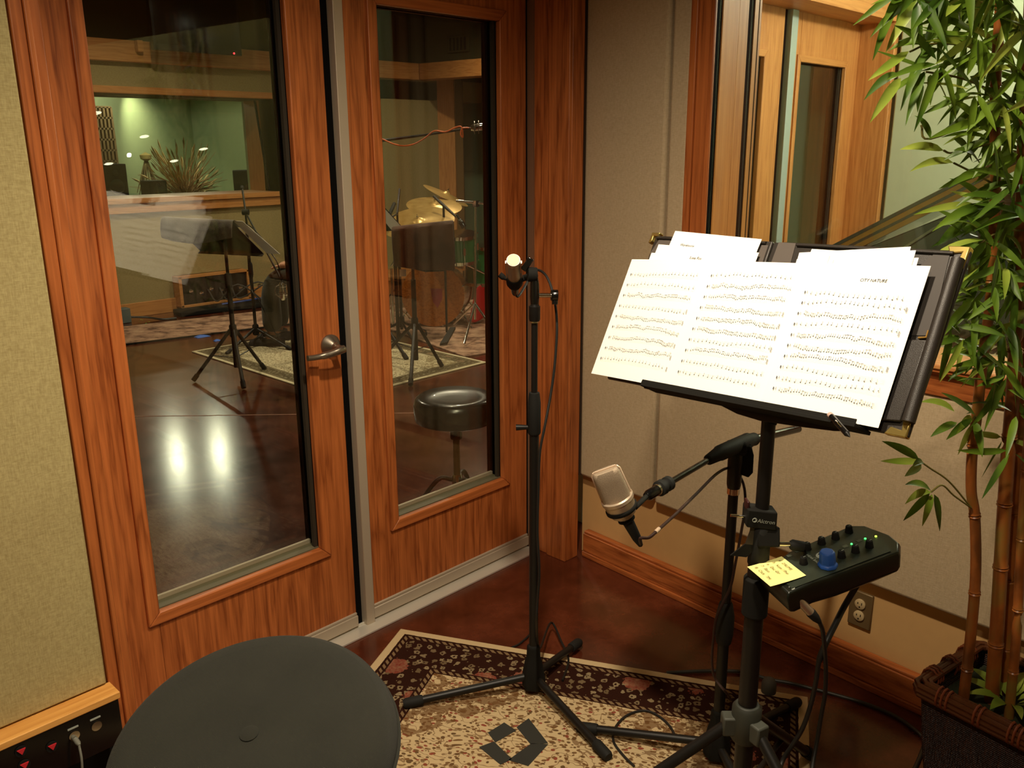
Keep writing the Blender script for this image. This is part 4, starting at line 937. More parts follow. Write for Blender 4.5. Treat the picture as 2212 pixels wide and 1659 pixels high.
# ---- wall outlet
so = onpl(1849, 1315, P2, N2); sS = (so-P2).dot(D2); sZ = .235
OT = thing('electrical_outlet', 'bronze double wall outlet above the skirting under the mixer', 'outlet', f2 @ V((sS, .035, sZ)))
MB(f2).box(sS-.036, sS+.036, .026, .036, sZ-.058, sZ+.058).build('plate', plain('bronze_plate', srgb(118, 96, 62), .45, .3), OT, bevel=.003)
for k in (-1, 1):
    f_ = MB(f2); f_.lathe([(.0165, 0), (.0165, .004), (.015, .005)], (sS, .026, sZ+k*.0195), (0, -1, 0), 24); fo = f_.build('receptacle', plain('ivory_plastic', srgb(196, 172, 128), .5), OT)
    g_ = MB(f2)
    for x, w_, h_, z_ in ((-.006, .0012, .004, .003), (.006, .0012, .0032, .003)): g_.box(sS+x-w_, sS+x+w_, .0205, .022, sZ+k*.0195+z_-h_, sZ+k*.0195+z_+h_)
    g_.lathe([(.0024, 0), (.0024, .0012)], (sS, .0217, sZ+k*.0195-.0085), (0, -1, 0), 10); g_.build('slots', M['gap'], fo)
# ================================================================== BAMBOO IN ITS BASKET
pe1, pe2 = V((.984, -.178, 0)).normalized(), V((-.178, -.984, 0)).normalized()
pA = V((2.055, .578, 0)); pc_ = pA+pe1*.15+pe2*.15; PZ = .305
BP = thing('potted_bamboo', 'tall artificial bamboo plant in a dark woven square basket by the right wall', 'plant', pc_)
wk = NT('dark_wicker'); wc = wk.co()
w1_ = wk.n('ShaderNodeTexWave', bands_direction='Z', inp={'Vector': wc, 'Scale': 60., 'Distortion': 1.5, 'Detail Scale': 3.}).outputs[1]
w2_ = wk.noise(wk.co((90, 90, 8)), 3, 2)
wk.link(wk.ramp(wk.math('MULTIPLY', w1_, w2_), [(.1, srgb(20, 10, 6)), (.4, srgb(58, 28, 14)), (.65, srgb(110, 58, 26))]), wk.b.inputs[0]); wk.b.inputs['Roughness'].default_value = .45
wk.bump(wk.math('ADD', w1_, w2_), .8, .006); wk = wk.m
def pq(a, b, z): return pc_+pe1*a+pe2*b+V((0, 0, z))
def sqring(h, z): return [pq(-h, -h, z), pq(h, -h, z), pq(h, h, z), pq(-h, h, z)]
bk = MB(); rs_ = [sqring(.118, .0), sqring(.135, .14), sqring(.146, .275), sqring(.146, PZ-.01), sqring(.134, PZ-.01), sqring(.128, .2)]
bk.add([p for r in rs_ for p in r], [(i*4+k, i*4+(k+1) % 4, (i+1)*4+(k+1) % 4, (i+1)*4+k) for i in range(5) for k in range(4)]+[(0, 1, 2, 3), (20, 21, 22, 23)])
bk.build('basket', wk, BP, bevel=.008)
rim = MB()
for dz, o_ in ((.006, 0), (.0, .012), (-.012, .014), (-.024, .012), (.004, -.010)):
    P_ = sqring(.146+o_, PZ+dz); P_ = [P_[k].lerp(P_[(k+1) % 4], t) for k in range(4) for t in (.04, .5, .96)]
    rim.tube(P_, .0075, 8, closed=True)
rim.build('cane_rim', plain('glossy_cane', srgb(84, 44, 20), .3, var=.4, bs=60), BP)
rdc = plain('reddish_cane', srgb(120, 58, 30), .35)
for k in range(4):
    A_, B_ = sqring(.150, PZ)[k], sqring(.150, PZ)[(k+1) % 4]
    for t in (.18, .22, .26, .74, .78, .82, .48, .52):
        c = A_.lerp(B_, t); d_ = (B_-A_).normalized(); out_ = d_.cross(V((0, 0, 1)))
        wr_ = MB(); wr_.tube([c+(out_*cos(a)*.021+V((0, 0, 1))*sin(a)*.026)+V((0, 0, -.007)) for a in [x*pi/5 for x in range(10)]], .003, 6, closed=True); wr_.build('cane_binding', rdc, BP)
MB().slab(sqring(.13, PZ-.05), (0, 0, 1), .006).build('moss_bed', plain('dark_moss', srgb(34, 40, 14), .95, var=.4, bs=300, bump=1), BP)
FH = V((_F.x, _F.y, 0)).normalized()
def pp(x, y, o=0): return onpl(x, y, pc_+FH*o, FH)
cane_m = NT('bamboo_cane'); cz = cane_m.co((6, 6, 3))
cane_m.link(cane_m.ramp(cane_m.noise(cz, 2, 4), [(.35, srgb(96, 54, 22)), (.5, srgb(150, 84, 34)), (.7, srgb(120, 104, 46))]), cane_m.b.inputs[0]); cane_m.b.inputs['Roughness'].default_value = .35; cane_m = cane_m.m
def cane(pts, r, o, seed):
    R_ = random.Random(seed); P_ = [pp(x, y, o) for x, y in pts]; P_[0].z = PZ-.06; S_ = spline(P_, 6)
    L_ = [0]
    for a, b in zip(S_, S_[1:]): L_.append(L_[-1]+(b-a).length)
    ps, rs2, node = [], [], .13+R_.random()*.05; nx = node
    for k, p in enumerate(S_):
        ps.append(p); rs2.append(r*(1-.25*L_[k]/L_[-1]))
    out_p, out_r = [], []
    for k in range(len(ps)-1):
        out_p.append(ps[k]); out_r.append(rs2[k])
        if L_[k] <= nx < L_[k+1]:
            t = (nx-L_[k])/(L_[k+1]-L_[k]); d_ = (ps[k+1]-ps[k]).normalized(); c = ps[k].lerp(ps[k+1], t)
            for q_, f_ in ((-.006, 1), (-.002, 1.16), (.0015, .9), (.004, 1.12), (.008, 1)): out_p.append(c+d_*q_); out_r.append(rs2[k]*f_)
            nx += .16+R_.random()*.05
    out_p.append(ps[-1]); out_r.append(rs2[-1])
    MB().tube(out_p, out_r, 14).build('cane', cane_m, BP, smooth=30)
cane([(2085, 1490), (2094, 1400), (2107, 1250), (2106, 1120), (2098, 1060), (2100, 980), (2112, 880), (2122, 780), (2140, 640), (2150, 420), (2150, 200), (2165, -60), (2175, -400)], .0125, -.02, 1)
cane([(2140, 1530), (2152, 1380), (2163, 1200), (2176, 1000), (2188, 850), (2196, 700), (2205, 520), (2215, 250), (2230, -60), (2240, -400)], .0165, .02, 2)
cane([(2163, 1520), (2176, 1350), (2188, 1150), (2200, 960), (2212, 780), (2226, 600), (2240, 300), (2270, -300)], .015, .06, 3)
cane([(2188, 1500), (2195, 1380), (2205, 1200), (2218, 1000), (2250, 600), (2300, -300)], .011, -.04, 4)
def leafmat(n, a, b):
    t = NT(n); oi = t.n('ShaderNodeObjectInfo').outputs['Random']
    f = t.noise(t.co(), 9, 2); t.link(t.ramp(f, [(.35, a), (.65, b)]), t.b.inputs[0]); t.b.inputs['Roughness'].default_value = .42
    t.b.inputs['Specular IOR Level'].default_value = .4
    tl_ = t.n('ShaderNodeBsdfTranslucent', inp={0: tuple(x*1.1 for x in b[:3])+(1,)}); mx = t.n('ShaderNodeMixShader', inp={0: .22, 1: t.b.outputs[0], 2: tl_.outputs[0]})
    t.link(mx.outputs[0], t.out.inputs[0]); return t.m
LM1 = leafmat('bamboo_leaf', srgb(52, 84, 20), srgb(104, 132, 36)); LM2 = leafmat('pale_bamboo_leaf', srgb(112, 140, 40), srgb(168, 182, 78))
def leafg(mb, a, b, w, sag, tw, nrm):
    d = (b-a); L = d.length; d.normalize(); sd = d.cross(nrm)
    if sd.length < .05: sd = d.cross(V((0, 0, 1)))
    sd.normalize(); up = sd.cross(d); sd = (sd*cos(tw)+up*sin(tw)).normalized(); up = sd.cross(d)
    N_ = 7; vs = []
    for i in range(N_+1):
        t = i/N_; c = a+d*(L*t)+V((0, 0, 1))*(sag*4*t*(1-t)); ww = w*.5*(sin(pi*min(1, t**.72*1.0))**.8 if 0 < t < 1 else .03)
        vs += [c-sd*ww+up*ww*.35, c, c+sd*ww+up*ww*.35]
    mb.add(vs, [(i*3+k, i*3+k+1, i*3+k+4, i*3+k+3) for i in range(N_) for k in (0, 1)])
FL, FB = MB(), MB(); twm = plain('green_twig', srgb(104, 96, 40), .5)
RL = random.Random(11)
EX = [(1981, 0, 1913, 114, 1), (1934, 5, 1885, 131, 0), (1950, -10, 1905, 60, 0), (2113, 0, 2088, 80, 1), (2072, 0, 2043, 36, 1), (2139, 106, 2000, 89, 1), (2161, 104, 2053, 49, 1),
      (2007, 95, 1918, 111, 0), (1963, 111, 1875, 174, 1), (1944, 159, 1866, 217, 0), (1946, 169, 1879, 265, 1), (2004, 104, 1945, 240, 0), (2024, 104, 1974, 160, 0), (1997, 154, 1956, 272, 0),
      (1987, 178, 1982, 243, 0), (2038, 154, 1993, 229, 0), (2149, 118, 2036, 183, 0), (2178, 123, 2079, 190, 0), (2163, 217, 2079, 268, 1), (2139, 256, 2004, 301, 0), (2038, 325, 1944, 323, 1),
      (2060, 352, 1965, 371, 1), (2118, 357, 2060, 325, 0), (2139, 275, 2151, 362, 0), (2010, 300, 1975, 250, 0), (2127, 370, 2028, 408, 0), (2130, 375, 2048, 406, 0), (2125, 435, 2052, 413, 1), (2110, 442, 1973, 464, 1),
      (2132, 445, 2014, 500, 0), (2151, 449, 2084, 490, 0), (2081, 478, 2024, 531, 0), (2207, 551, 2166, 510, 1), (2207, 565, 2156, 538, 0), (2101, 592, 2149, 657, 0), (2093, 594, 2070, 640, 0), (2212, 669, 2180, 727, 1),
      (2183, 696, 2122, 770, 1), (2103, 795, 2048, 824, 0), (2101, 768, 2057, 737, 0), (2105, 775, 2031, 766, 0), (2106, 896, 2033, 848, 0), (2062, 889, 1987, 869, 1), (2101, 901, 2065, 939, 1), (2067, 913, 2010, 944, 0),
      (2103, 913, 2069, 983, 1), (2106, 910, 2122, 988, 0), (2098, 905, 2044, 950, 0), (1990, 997, 1902, 996, 1), (1985, 992, 1905, 953, 0), (1990, 1002, 1954, 1029, 1), (1995, 1000, 1970, 1010, 0), (2011, 1063, 1955, 1089, 1),
      (2008, 1066, 1951, 1125, 0), (2013, 1068, 1992, 1137, 1), (2018, 1068, 2030, 1148, 0), (2011, 1060, 1955, 1047, 0), (2129, 340, 2180, 400, 0), (2190, 95, 2230, 30, 0), (2000, 20, 2040, -60, 0),
      (2095, 165, 2120, 240, 0), (2080, 190, 2050, 280, 0), (2120, 190, 2180, 250, 0), (2060, 300, 2100, 350, 0), (2178, 300, 2140, 420, 0)]
for x0_, y0_, x1_, y1_, br in EX:
    o_ = RL.uniform(-.09, .02); a, b = pp(x0_, y0_, o_), pp(x1_, y1_, o_+RL.uniform(-.06, .05))
    leafg(FB if br else FL, a, b, RL.uniform(.016, .021)*min(1, (b-a).length/.10+.3), RL.uniform(.0, .012), RL.uniform(-.35, .35), (-_F+V((0, 0, .5))).normalized())
def fan(cx, cy, o, n, d0, spread, L0=.12):
    c = pp(cx, cy, o)
    for k in range(n):
        an_ = d0+spread*(k/(max(1, n-1))-.5)+RL.uniform(-.15, .15); dd_ = (_R*cos(an_)+_U*sin(an_)+_F*RL.uniform(-.5, .5)).normalized()
        leafg(FB if RL.random() < .16 else FL, c+dd_*.01, c+dd_*L0*RL.uniform(.7, 1.25), RL.uniform(.0135, .019), RL.uniform(-.004, .012), RL.uniform(-.7, .7), (-_F+V((RL.uniform(-.5, .5), RL.uniform(-.5, .5), .6))).normalized())
for cx, cy, n in ((1975, -20, 5), (2050, -30, 6), (2130, -20, 7), (2190, 20, 6), (2100, 60, 6), (2160, 90, 6), (2190, 140, 6), (2020, 150, 4), (2110, 200, 6), (2180, 230, 7), (2150, 290, 6), (2200, 330, 6), (2190, 390, 6),
                  (2165, 450, 7), (2205, 470, 6), (2120, 500, 5), (2170, 540, 6), (2130, 590, 6), (2195, 620, 6), (2110, 650, 5), (2160, 690, 6), (2090, 720, 4), (2140, 760, 5), (2195, 790, 4), (2060, 690, 3), (2185, 560, 5), (2215, 250, 5),
                  (2230, 60, 6), (2260, 200, 6), (2250, 400, 6), (2260, 600, 5), (2180, -80, 6), (2090, -90, 6), (2000, -80, 5), (2150, 830, 3), (2195, 880, 3), (2180, 960, 3)):
    for o_ in (-.10, .04): fan(cx+RL.uniform(-18, 18), cy+RL.uniform(-18, 18), o_, n, -2.2+RL.uniform(-.7, .9), 2.6)
for pts in ([(2098, 1097), (2060, 1070), (2035, 1048), (2011, 1063)], [(2098, 1097), (2050, 1040), (2010, 1012), (1990, 998)], [(2112, 905), (2106, 900), (2103, 905)], [(2212, 498), (2161, 500), (2113, 531), (2096, 565), (2093, 594)], [(2150, 400), (2100, 372), (2060, 352)],
            [(2150, 130), (2090, 100), (2010, 95), (1965, 112)], [(2150, 200), (2080, 170), (2000, 155)], [(2122, 800), (2112, 795), (2103, 795)], [(2212, 60), (2110, 0), (1990, -20)], [(2150, 460), (2120, 440)], [(2140, 310), (2060, 330), (2038, 325)], [(2160, 240), (2010, 300), (1990, 270)]):
    MB().tube(spline([pp(x, y, -.03) for x, y in pts], 5), .0022, 6).build('twig', twm, BP)
FL.build('foliage', LM1, BP, smooth=80, recalc=False); FB.build('foliage', LM2, BP, smooth=80, recalc=False, label='paler yellow green leaves')
fx_ = MB()
for k in range(11):
    an_ = k*.6; c = pc_+V((0, 0, PZ-.03)); dd_ = V((cos(an_), sin(an_), .25)).normalized(); leafg(fx_, c+dd_*.02, c+dd_*.115+V((0, 0, .0)), .026, .01, .2, V((0, 0, 1)))
fx_.build('ground_leaves', LM2, BP, smooth=80, recalc=False)

# ================================================================== PIANO IN THE NEXT BOOTH
PNO = thing('grand_piano', 'black grand piano with its lid raised, in the next booth beyond the window', 'piano', (4.7, .85, 0))
XF = 4.15; ka, kb_ = onX(1838, 520, XF), onX(2212, 330, XF)
ld = (kb_-ka).normalized(); hg = ka-ld*((ka.z-1.0)/ld.z)      # hinge height 1.0
lw = 1.5; ln = V((-1, 0, 0)).cross(ld).normalized()
if ln.z < 0: ln = -ln
glk = plain('piano_black', srgb(12, 11, 10), .08, spec=.7, coat=.5)
gold = plain('gilded_lid_edge', srgb(150, 112, 52), .35, .3)
def lp(x, s, h_=0): return V((XF+x, hg.y, hg.z))+ld*s+ln*h_
lid = [(0, 0), (0, lw), (.25, lw), (.45, lw*.86), (.62, lw*.6), (.82, lw*.42), (.88, lw*.25), (.88, 0)]
MB().slab([lp(x, s, .006) for x, s in lid], ln, .018).build('lid', glk, PNO, bevel=.002)
MB().slab([lp(-.004, 0, -.014), lp(-.004, lw, -.014), lp(-.004, lw, .006), lp(-.004, 0, .006)], (1, 0, 0), .03).slab([lp(-.006, 0, -.05), lp(-.006, lw, -.05), lp(-.006, lw, -.028), lp(-.006, 0, -.028)], (1, 0, 0), .02).build('lid_edge', gold, PNO)
MB().slab([lp(-.0, 0, -.03), lp(-.0, lw, -.03), lp(-.0, lw, -.014), lp(-.0, 0, -.014)], (1, 0, 0), .36).build('folded_front_lid', glk, PNO)
y0p = hg.y; y1p = hg.y-1.48
body = [(0, y0p), (0, y1p), (.25, y1p), (.45, y1p+.2), (.62, y1p+.55), (.82, y1p+.85), (.88, y1p+1.1), (.88, y0p)]
MB().slab([(XF+x, y, .70) for x, y in body], (0, 0, 1), .28).build('case', glk, PNO, bevel=.004)
MB().box(XF-.34, XF, y1p, y0p, .62, .70).box(XF-.34, XF, y1p, y1p+.10, .70, .80).box(XF-.34, XF, y0p-.10, y0p, .70, .80).box(XF-.02, XF, y1p+.1, y0p-.1, .70, .90).build('key_bed', glk, PNO, bevel=.004)
kw_ = (y0p-y1p-.22)/52; wkm, bkm = plain('ivory_keys', srgb(245, 240, 222), .3), plain('ebony_keys', srgb(14, 13, 12), .3)
k0_ = MB().box(XF-.30, XF-.02, y1p+.111, y1p+.111+kw_-.001, .70, .745).build('white_key', wkm, PNO, bevel=.001)
for k in range(1, 52):
    c = k0_.copy(); COL.objects.link(c); c.parent = PNO; c.location = k0_.location+V((0, kw_*k, 0))
first = None
for k in range(51):
    if k % 7 in (2, 6): continue
    if first is None: first = MB().box(XF-.20, XF-.02, y1p+.111+kw_*.7, y1p+.111+kw_*1.3, .74, .758).build('black_key', bkm, PNO, bevel=.001); kk0 = k
    else: c = first.copy(); COL.objects.link(c); c.parent = PNO; c.location = first.location+V((0, kw_*(k-kk0), 0))
for x, y in ((XF+.1, y0p-.12), (XF+.1, y1p+.12), (XF+.72, y0p-.2)):
    MB().lathe([(.05, 0), (.035, .08), (.04, .2), (.06, .5), (.065, .71)], (x, y, 0), (0, 0, 1), 16).build('leg', glk, PNO)
MB().tube([lp(.3, 1.15, -.002), V((XF+.32, y1p+.1, .97))], .011, 10).build('lid_prop', M['chrome'], PNO)
dk0, dk1 = lp(0, .22, -.05), lp(0, 1.12, -.05)
MB().slab([(XF+.05, dk0.y, .88), (XF+.05, dk1.y-.15, .88), (XF+.05, dk1.y-.15, min(1.45, dk1.z)), (XF+.05, dk1.y, min(1.45, dk1.z)), (XF+.05, dk0.y, dk0.z)], (1, 0, 0), .02).build('music_desk', glk, PNO, bevel=.004)
MB().slab([lp(.02, .0, -.20), lp(.02, .75, -.10), lp(.02, .75, -.11), lp(.02, .0, -.21)], (1, 0, 0), .01).build('music_desk_edge', plain('grey_metal_edge', srgb(120, 120, 108), .4, .5), PNO)
# ================================================================== LIVE ROOM OBJECTS
def prug(name, corners, th, mat, label, cat='rug'):
    A_, B_, D_ = [V(c) for c in corners]; x_ = (B_-A_); y_ = (D_-A_)
    b = MB().box(0, x_.length, 0, y_.length, 0, th); o = b.build(name, mat, bevel=.003); o.location = A_; o.rotation_euler = (0, 0, atan2(x_.y, x_.x)); return tag(o, label, cat)
rm2 = rug('pale_patterned_rug', 1.36, 2.03, srgb(222, 208, 172), srgb(140, 122, 88), srgb(140, 104, 76), srgb(96, 84, 62), .16, 2.)
prug('cream_rug', ((3.15, 4.6, 0), (4.51, 4.6, 0), (3.15, 6.63, 0)), .01, rm2, 'pale cream bordered rug on the live room floor under the two music stands')
pk = NT('worn_pink_rug'); pv = pk.co()
pk.link(pk.ramp(pk.noise(pv, 7, 5, .65), [(.35, srgb(90, 62, 48)), (.5, srgb(166, 128, 104)), (.66, srgb(196, 160, 130))]), pk.b.inputs[0]); pk.b.inputs['Roughness'].default_value = 1; pk = pk.m
prug('runner_rug', ((2.9, 7.31, 0), (5.3, 6.83, 0), (3.06, 8.08, 0)), .014, pk, 'long brown patterned runner rug by the far wall of the live room')
o = MB().bar((2.9, 7.29, .0085), (5.29, 6.81, .0085), .02, .013).build('rug_binding', M['matte_black']); tag(o, 'black binding strip along the front edge of the runner rug', 'rug edging')
prug('drum_rug', ((4.52, 4.86, 0), (6.9, 4.35, 0), (4.95, 7.0, 0)), .012, pk, 'dusty pink rug under the drum kit')

def tripod(t, c, feet, zh, r=.011, mat=None, r0=.02):
    mat = mat or M['black']
    MB().lathe([(r0, zh-.05), (r0*1.3, zh-.04), (r0*1.3, zh+.03), (r0, zh+.04)], c, (0, 0, 1), 14).build('tripod_hub', M['matte_black'], t)
    for f in feet:
        d = V((f[0]-c[0], f[1]-c[1], 0)).normalized(); a, b = V((c[0], c[1], zh))+d*.02, V((f[0], f[1], .014))
        lg = MB().tube([a, b], r, 10).build('leg', mat, t); e_ = (a-b).normalized()
        MB().tube([b+e_*.05, b], r*1.35, 10).build('rubber_foot', M['rubber'], lg)
        m_ = a.lerp(b, .5); MB().bar((c[0]+d.x*.015, c[1]+d.y*.015, zh*.45), m_, .01, .004).build('brace', mat, t)
def around(c, L_, a0, n=3): return [(c[0]+L_*cos(a0+k*2*pi/n), c[1]+L_*sin(a0+k*2*pi/n)) for k in range(n)]
def toweling(name, c, c2):
    t = NT(name); v = t.co(); t.link(t.ramp(t.noise(v, 5, 4), [(.35, c), (.65, c2)]), t.b.inputs[0]); t.b.inputs['Roughness'].default_value = 1; t.b.inputs['Sheen Weight'].default_value = .3; t.bump(t.noise(v, 200, 3), .6, .004); return t.m
def plane_pts(TL, TR, BR):
    return TL, TR, BR, TL+BR-TR
# --- music stand with the grey towel
b1 = V((2.97, 5.58, 0)); t1 = thing('music_stand', 'black music stand with a grey towel over its desk, seen through the left door', 'music stand', b1)
tripod(t1, b1, [onz(418, 826)[:2], onz(527, 842)[:2], onz(572, 800)[:2]], .36, .013)
MB().lathe([(.017, .09), (.017, .72)], b1, (0, 0, 1), 14).lathe([(.011, .7), (.011, 1.0)], b1, (0, 0, 1), 12).build('pole', M['black'], t1)
MB().lathe([(.022, .66), (.024, .68), (.024, .74), (.02, .76)], b1, (0, 0, 1), 14).build('height_collar', M['matte_black'], t1)
TL, TR, BR = V((2.71, 5.87, 1.14)), V((3.02, 5.56, 1.115)), V((3.19, 5.46, .885)); BL = TL+BR-TR; nq = (TR-TL).cross(BL-TL).normalized()
MB().slab([TL, TR, BR, BL], nq, .004).build('desk', plain('brown_black_desk', srgb(44, 24, 20), .35), t1)
MB().slab([BL, BR, BR+nq*-.05, BL+nq*-.05], (BR-TR).normalized(), .003).build('ledge', M['black'], t1)
MB().tube([b1+V((0, 0, .98)), (TL+TR+BR+BL)/4], .016, 10).build('desk_pivot', M['matte_black'], t1)
gt = toweling('grey_towelling', srgb(92, 82, 74), srgb(142, 130, 118))
ud = (TR-TL); s_n = nq if nq.dot(CAM-TL) > 0 else -nq; hc_ = V((s_n.x, s_n.y, 0)).normalized()
def tw1(x, y):
    fold = .010*sin(x*13+.5)+.006*sin(x*29+y*3); p = TL+ud*(x*1.10-.05)
    if y < .3: return p+s_n*-.014+(BR-TR)*((.3-y)*.9)+V((0, 0, .012+fold*.3))
    s = (y-.3)/.7; return p+hc_*(.014+.05*sin(min(1, s*1.4)*pi/2)+fold)+V((0, 0, .016*(1-s)-s*(.13+.03*sin(x*4))))
tag(MB().grid(tw1, 20, 12).build('grey_towel', gt, None, solid=.006, sub=1, recalc=False), 'crumpled grey towel hanging over the music stand desk in the left door view', 'towel')
pb_ = onpl(505, 476, TR, -s_n)
sh = V(-s_n)*.01
tag(MB().slab([TR+sh+ud.normalized()*.01-dd_*.0, TR+sh+ud.normalized()*.075, BR+sh+ud.normalized()*.11, BR+sh+ud.normalized()*.02], -s_n, .004).build('sheet_pages', plain('dim_white_paper', srgb(225, 218, 205), .85)), 'white sheet pages sticking out at the side of the toweled music stand', 'sheet of paper')
# --- boom stand with the hanging studio microphone
b2 = V((3.62, 6.42, 0)); t2 = thing('boom_stand', 'black boom stand beside the seated person, its microphone hanging by the knee', 'microphone stand', b2)
tripod(t2, b2, [onz(572, 800)[:2] if 0 else (b2.x-.33, b2.y-.10), (b2.x+.10, b2.y-.36), (b2.x+.27, b2.y+.24)], .15, .012)
jt = far(541, 458, 7.37); pt_ = V((b2.x, b2.y, jt.z))
MB().lathe([(.013, .1), (.013, .62)], b2, (0, 0, 1), 12).lathe([(.009, .6), (.009, jt.z)], b2, (0, 0, 1), 12).build('pole', M['black'], t2)
MB().lathe([(.016, .58), (.019, .6), (.019, .68), (.014, .7)], b2, (0, 0, 1), 12).build('clutch', M['rubber'], t2)
be0, be1 = pt_+(far(533, 402, 7.5)-far(541, 458, 7.37))*1.0, far(617, 622, 7.02)
MB().tube([be0, pt_, be1], .008, 10).build('boom_arm', M['black'], t2)
MB().tube([pt_+(be0-pt_)*.9, be0], .014, 10).build('boom_tip_grip', M['rubber'], t2)
MB().lathe([(0, -.025), (.024, -.025), (.024, .025), (0, .025)], pt_, _R, 14).build('pivot', M['matte_black'], t2)
mh = far(610, 628, 7.0)
t3 = thing('studio_microphone', 'silver studio microphone hanging in a wire shock mount by the person’s knee'.replace('’', "'"), 'microphone', mh)
MB().lathe([(.012, .07), (.024, .055), (.024, -.01), (.022, -.06), (.012, -.075)], mh, (0, 0, 1), 18).build('body', M['chrome'], t3)
cg = MB()
for z_ in (.035, -.03): cg.tube([mh+V((.055*cos(a*pi/6), .055*sin(a*pi/6), z_)) for a in range(12)], .0022, 6, closed=True)
for k in range(6):
    a = k*pi/3; e_ = V((cos(a), sin(a), 0)); cg.tube([mh+e_*.024+V((0, 0, .05)), mh+e_*.055+V((0, 0, .035)), mh+e_*.066, mh+e_*.055+V((0, 0, -.03)), mh+e_*.022+V((0, 0, -.055))], .002, 6)
cg.build('shock_mount', M['nickel'], t3)
MB().tube(spline([be1, mh+V((0, 0, .13)), mh+V((0, 0, .07))], 4), .006, 8).build('mount_arm', M['matte_black'], t3)
pts = [mh+V((0, 0, .07)), far(600, 570, 7.0), far(585, 545, 7.05), far(566, 515, 7.1), pt_+V((-.02, -.04, -.10)), V((b2.x-.03, b2.y-.03, .8)), V((b2.x-.02, b2.y-.02, .5)), far(560, 650, 7.2), far(592, 715, 7.2), V((3.75, 6.2, .02))]
tag(MB().tube(spline(pts, 6), .0045, 8).build('microphone_cable', M['black']), 'black cable curving from the hanging studio microphone down its boom stand', 'cable')

# --- seated person
seat = V((4.13, 6.05, 0)); fw = -heading(pi/2); fw = V((fw.x, fw.y, 0)).normalized(); sd_ = V((-fw.y, fw.x, 0))
if sd_.dot(_F) > 0: sd_ = -sd_            # towards the camera
PS = thing('person', 'seated person in green trousers and dark shoes, only a leg and hand in view', 'person', seat)
SK = thing('stool', 'low black stool under the seated person beyond the left door', 'stool', seat)
MB().lathe([(.0, .40), (.17, .40), (.19, .42), (.19, .45), (.17, .465), (0, .465)], seat, (0, 0, 1), 28).build('seat', M['matte_black'], SK)
for x, y in around(seat, .2, .6, 4): MB().tube([(seat.x+(x-seat.x)*.6, seat.y+(y-seat.y)*.6, .40), (x, y, .013)], .012, 8).build('leg', M['chrome'], SK)
def skin(name, mat, nodes, edges, parent, sub=2):
    me = bpy.data.meshes.new(name); inv = world_of(parent).inverted()
    me.from_pydata([tuple(inv @ V(n[0])) for n in nodes], edges, []); o = bpy.data.objects.new(name, me); COL.objects.link(o); me.materials.append(mat); o.parent = parent
    mo = o.modifiers.new('skin', 'SKIN'); mo.use_smooth_shade = True
    for i, n in enumerate(nodes):
        r_ = n[1] if isinstance(n[1], tuple) else (n[1], n[1]); me.skin_vertices[0].data[i].radius = r_
    me.skin_vertices[0].data[0].use_root = True
    s_ = o.modifiers.new('sub', 'SUBSURF'); s_.levels = s_.render_levels = sub; return o
def at(f, s, z): return seat+fw*f+sd_*s+V((0, 0, z))
sk_m = plain('skin', srgb(196, 140, 108), .55); gr = toweling('green_cotton', srgb(28, 33, 18), srgb(42, 47, 29)); dkj = toweling('dark_jacket', srgb(36, 36, 34), srgb(56, 54, 50))
kneez, kf = .60, .46
nodes = [(at(0, 0, .58), (.15, .11)), (at(-.02, 0, .74), (.135, .10)), (at(-.03, 0, .90), (.16, .11)), (at(-.02, 0, 1.04), (.12, .085)), (at(0, 0, 1.11), .055), (at(.02, 0, 1.17), .055), (at(.035, 0, 1.25), .085), (at(.035, 0, 1.34), .078),
         (at(.1, .11, .57), .085), (at(kf-.08, .10, kneez-.01), .07), (at(kf+.01, .10, kneez-.06), .062), (at(kf+.02, .10, .40), .055), (at(kf+.03, .10, .12), .04), (at(kf+.04, .10, .06), .04), (at(kf+.16, .10, .035), .03),
         (at(.1, -.11, .57), .085), (at(kf-.08, -.13, kneez-.01), .07), (at(kf+.01, -.13, kneez-.06), .062), (at(kf+.02, -.13, .40), .055), (at(kf+.03, -.13, .12), .04), (at(kf+.04, -.13, .06), .04), (at(kf+.16, -.13, .035), .03),
         (at(-.01, .19, 1.0), .055), (at(.02, .23, .80), .045), (at(.20, .17, .69), .035), (at(.30, .13, .68), .028), (at(-.01, -.19, 1.0), .055), (at(.02, -.23, .80), .045), (at(.20, -.17, .69), .035), (at(.30, -.13, .68), .028)]
edges = [(0, 1), (1, 2), (2, 3), (3, 4), (4, 5), (5, 6), (6, 7), (0, 8), (8, 9), (9, 10), (10, 11), (11, 12), (12, 13), (13, 14), (0, 15), (15, 16), (16, 17), (17, 18), (18, 19), (19, 20), (20, 21), (3, 22), (22, 23), (23, 24), (24, 25), (3, 26), (26, 27), (27, 28), (28, 29)]
skin('body', sk_m, nodes, edges, PS)
def scaled(idx, f): return [(nodes[i][0], tuple(a*f for a in nodes[i][1]) if isinstance(nodes[i][1], tuple) else nodes[i][1]*f) for i in idx]
skin('trousers', gr, [(at(0, 0, .57), (.165, .12))]+scaled([8, 9, 10], 1.18)+[(at(kf+.02, .10, .40), .084), (at(kf+.02, .10, .11), .088)]+scaled([15, 16, 17], 1.18)+[(at(kf+.02, -.13, .40), .084), (at(kf+.02, -.13, .11), .088)], [(0, 1), (1, 2), (2, 3), (3, 4), (4, 5), (0, 6), (6, 7), (7, 8), (8, 9), (9, 10)], PS)
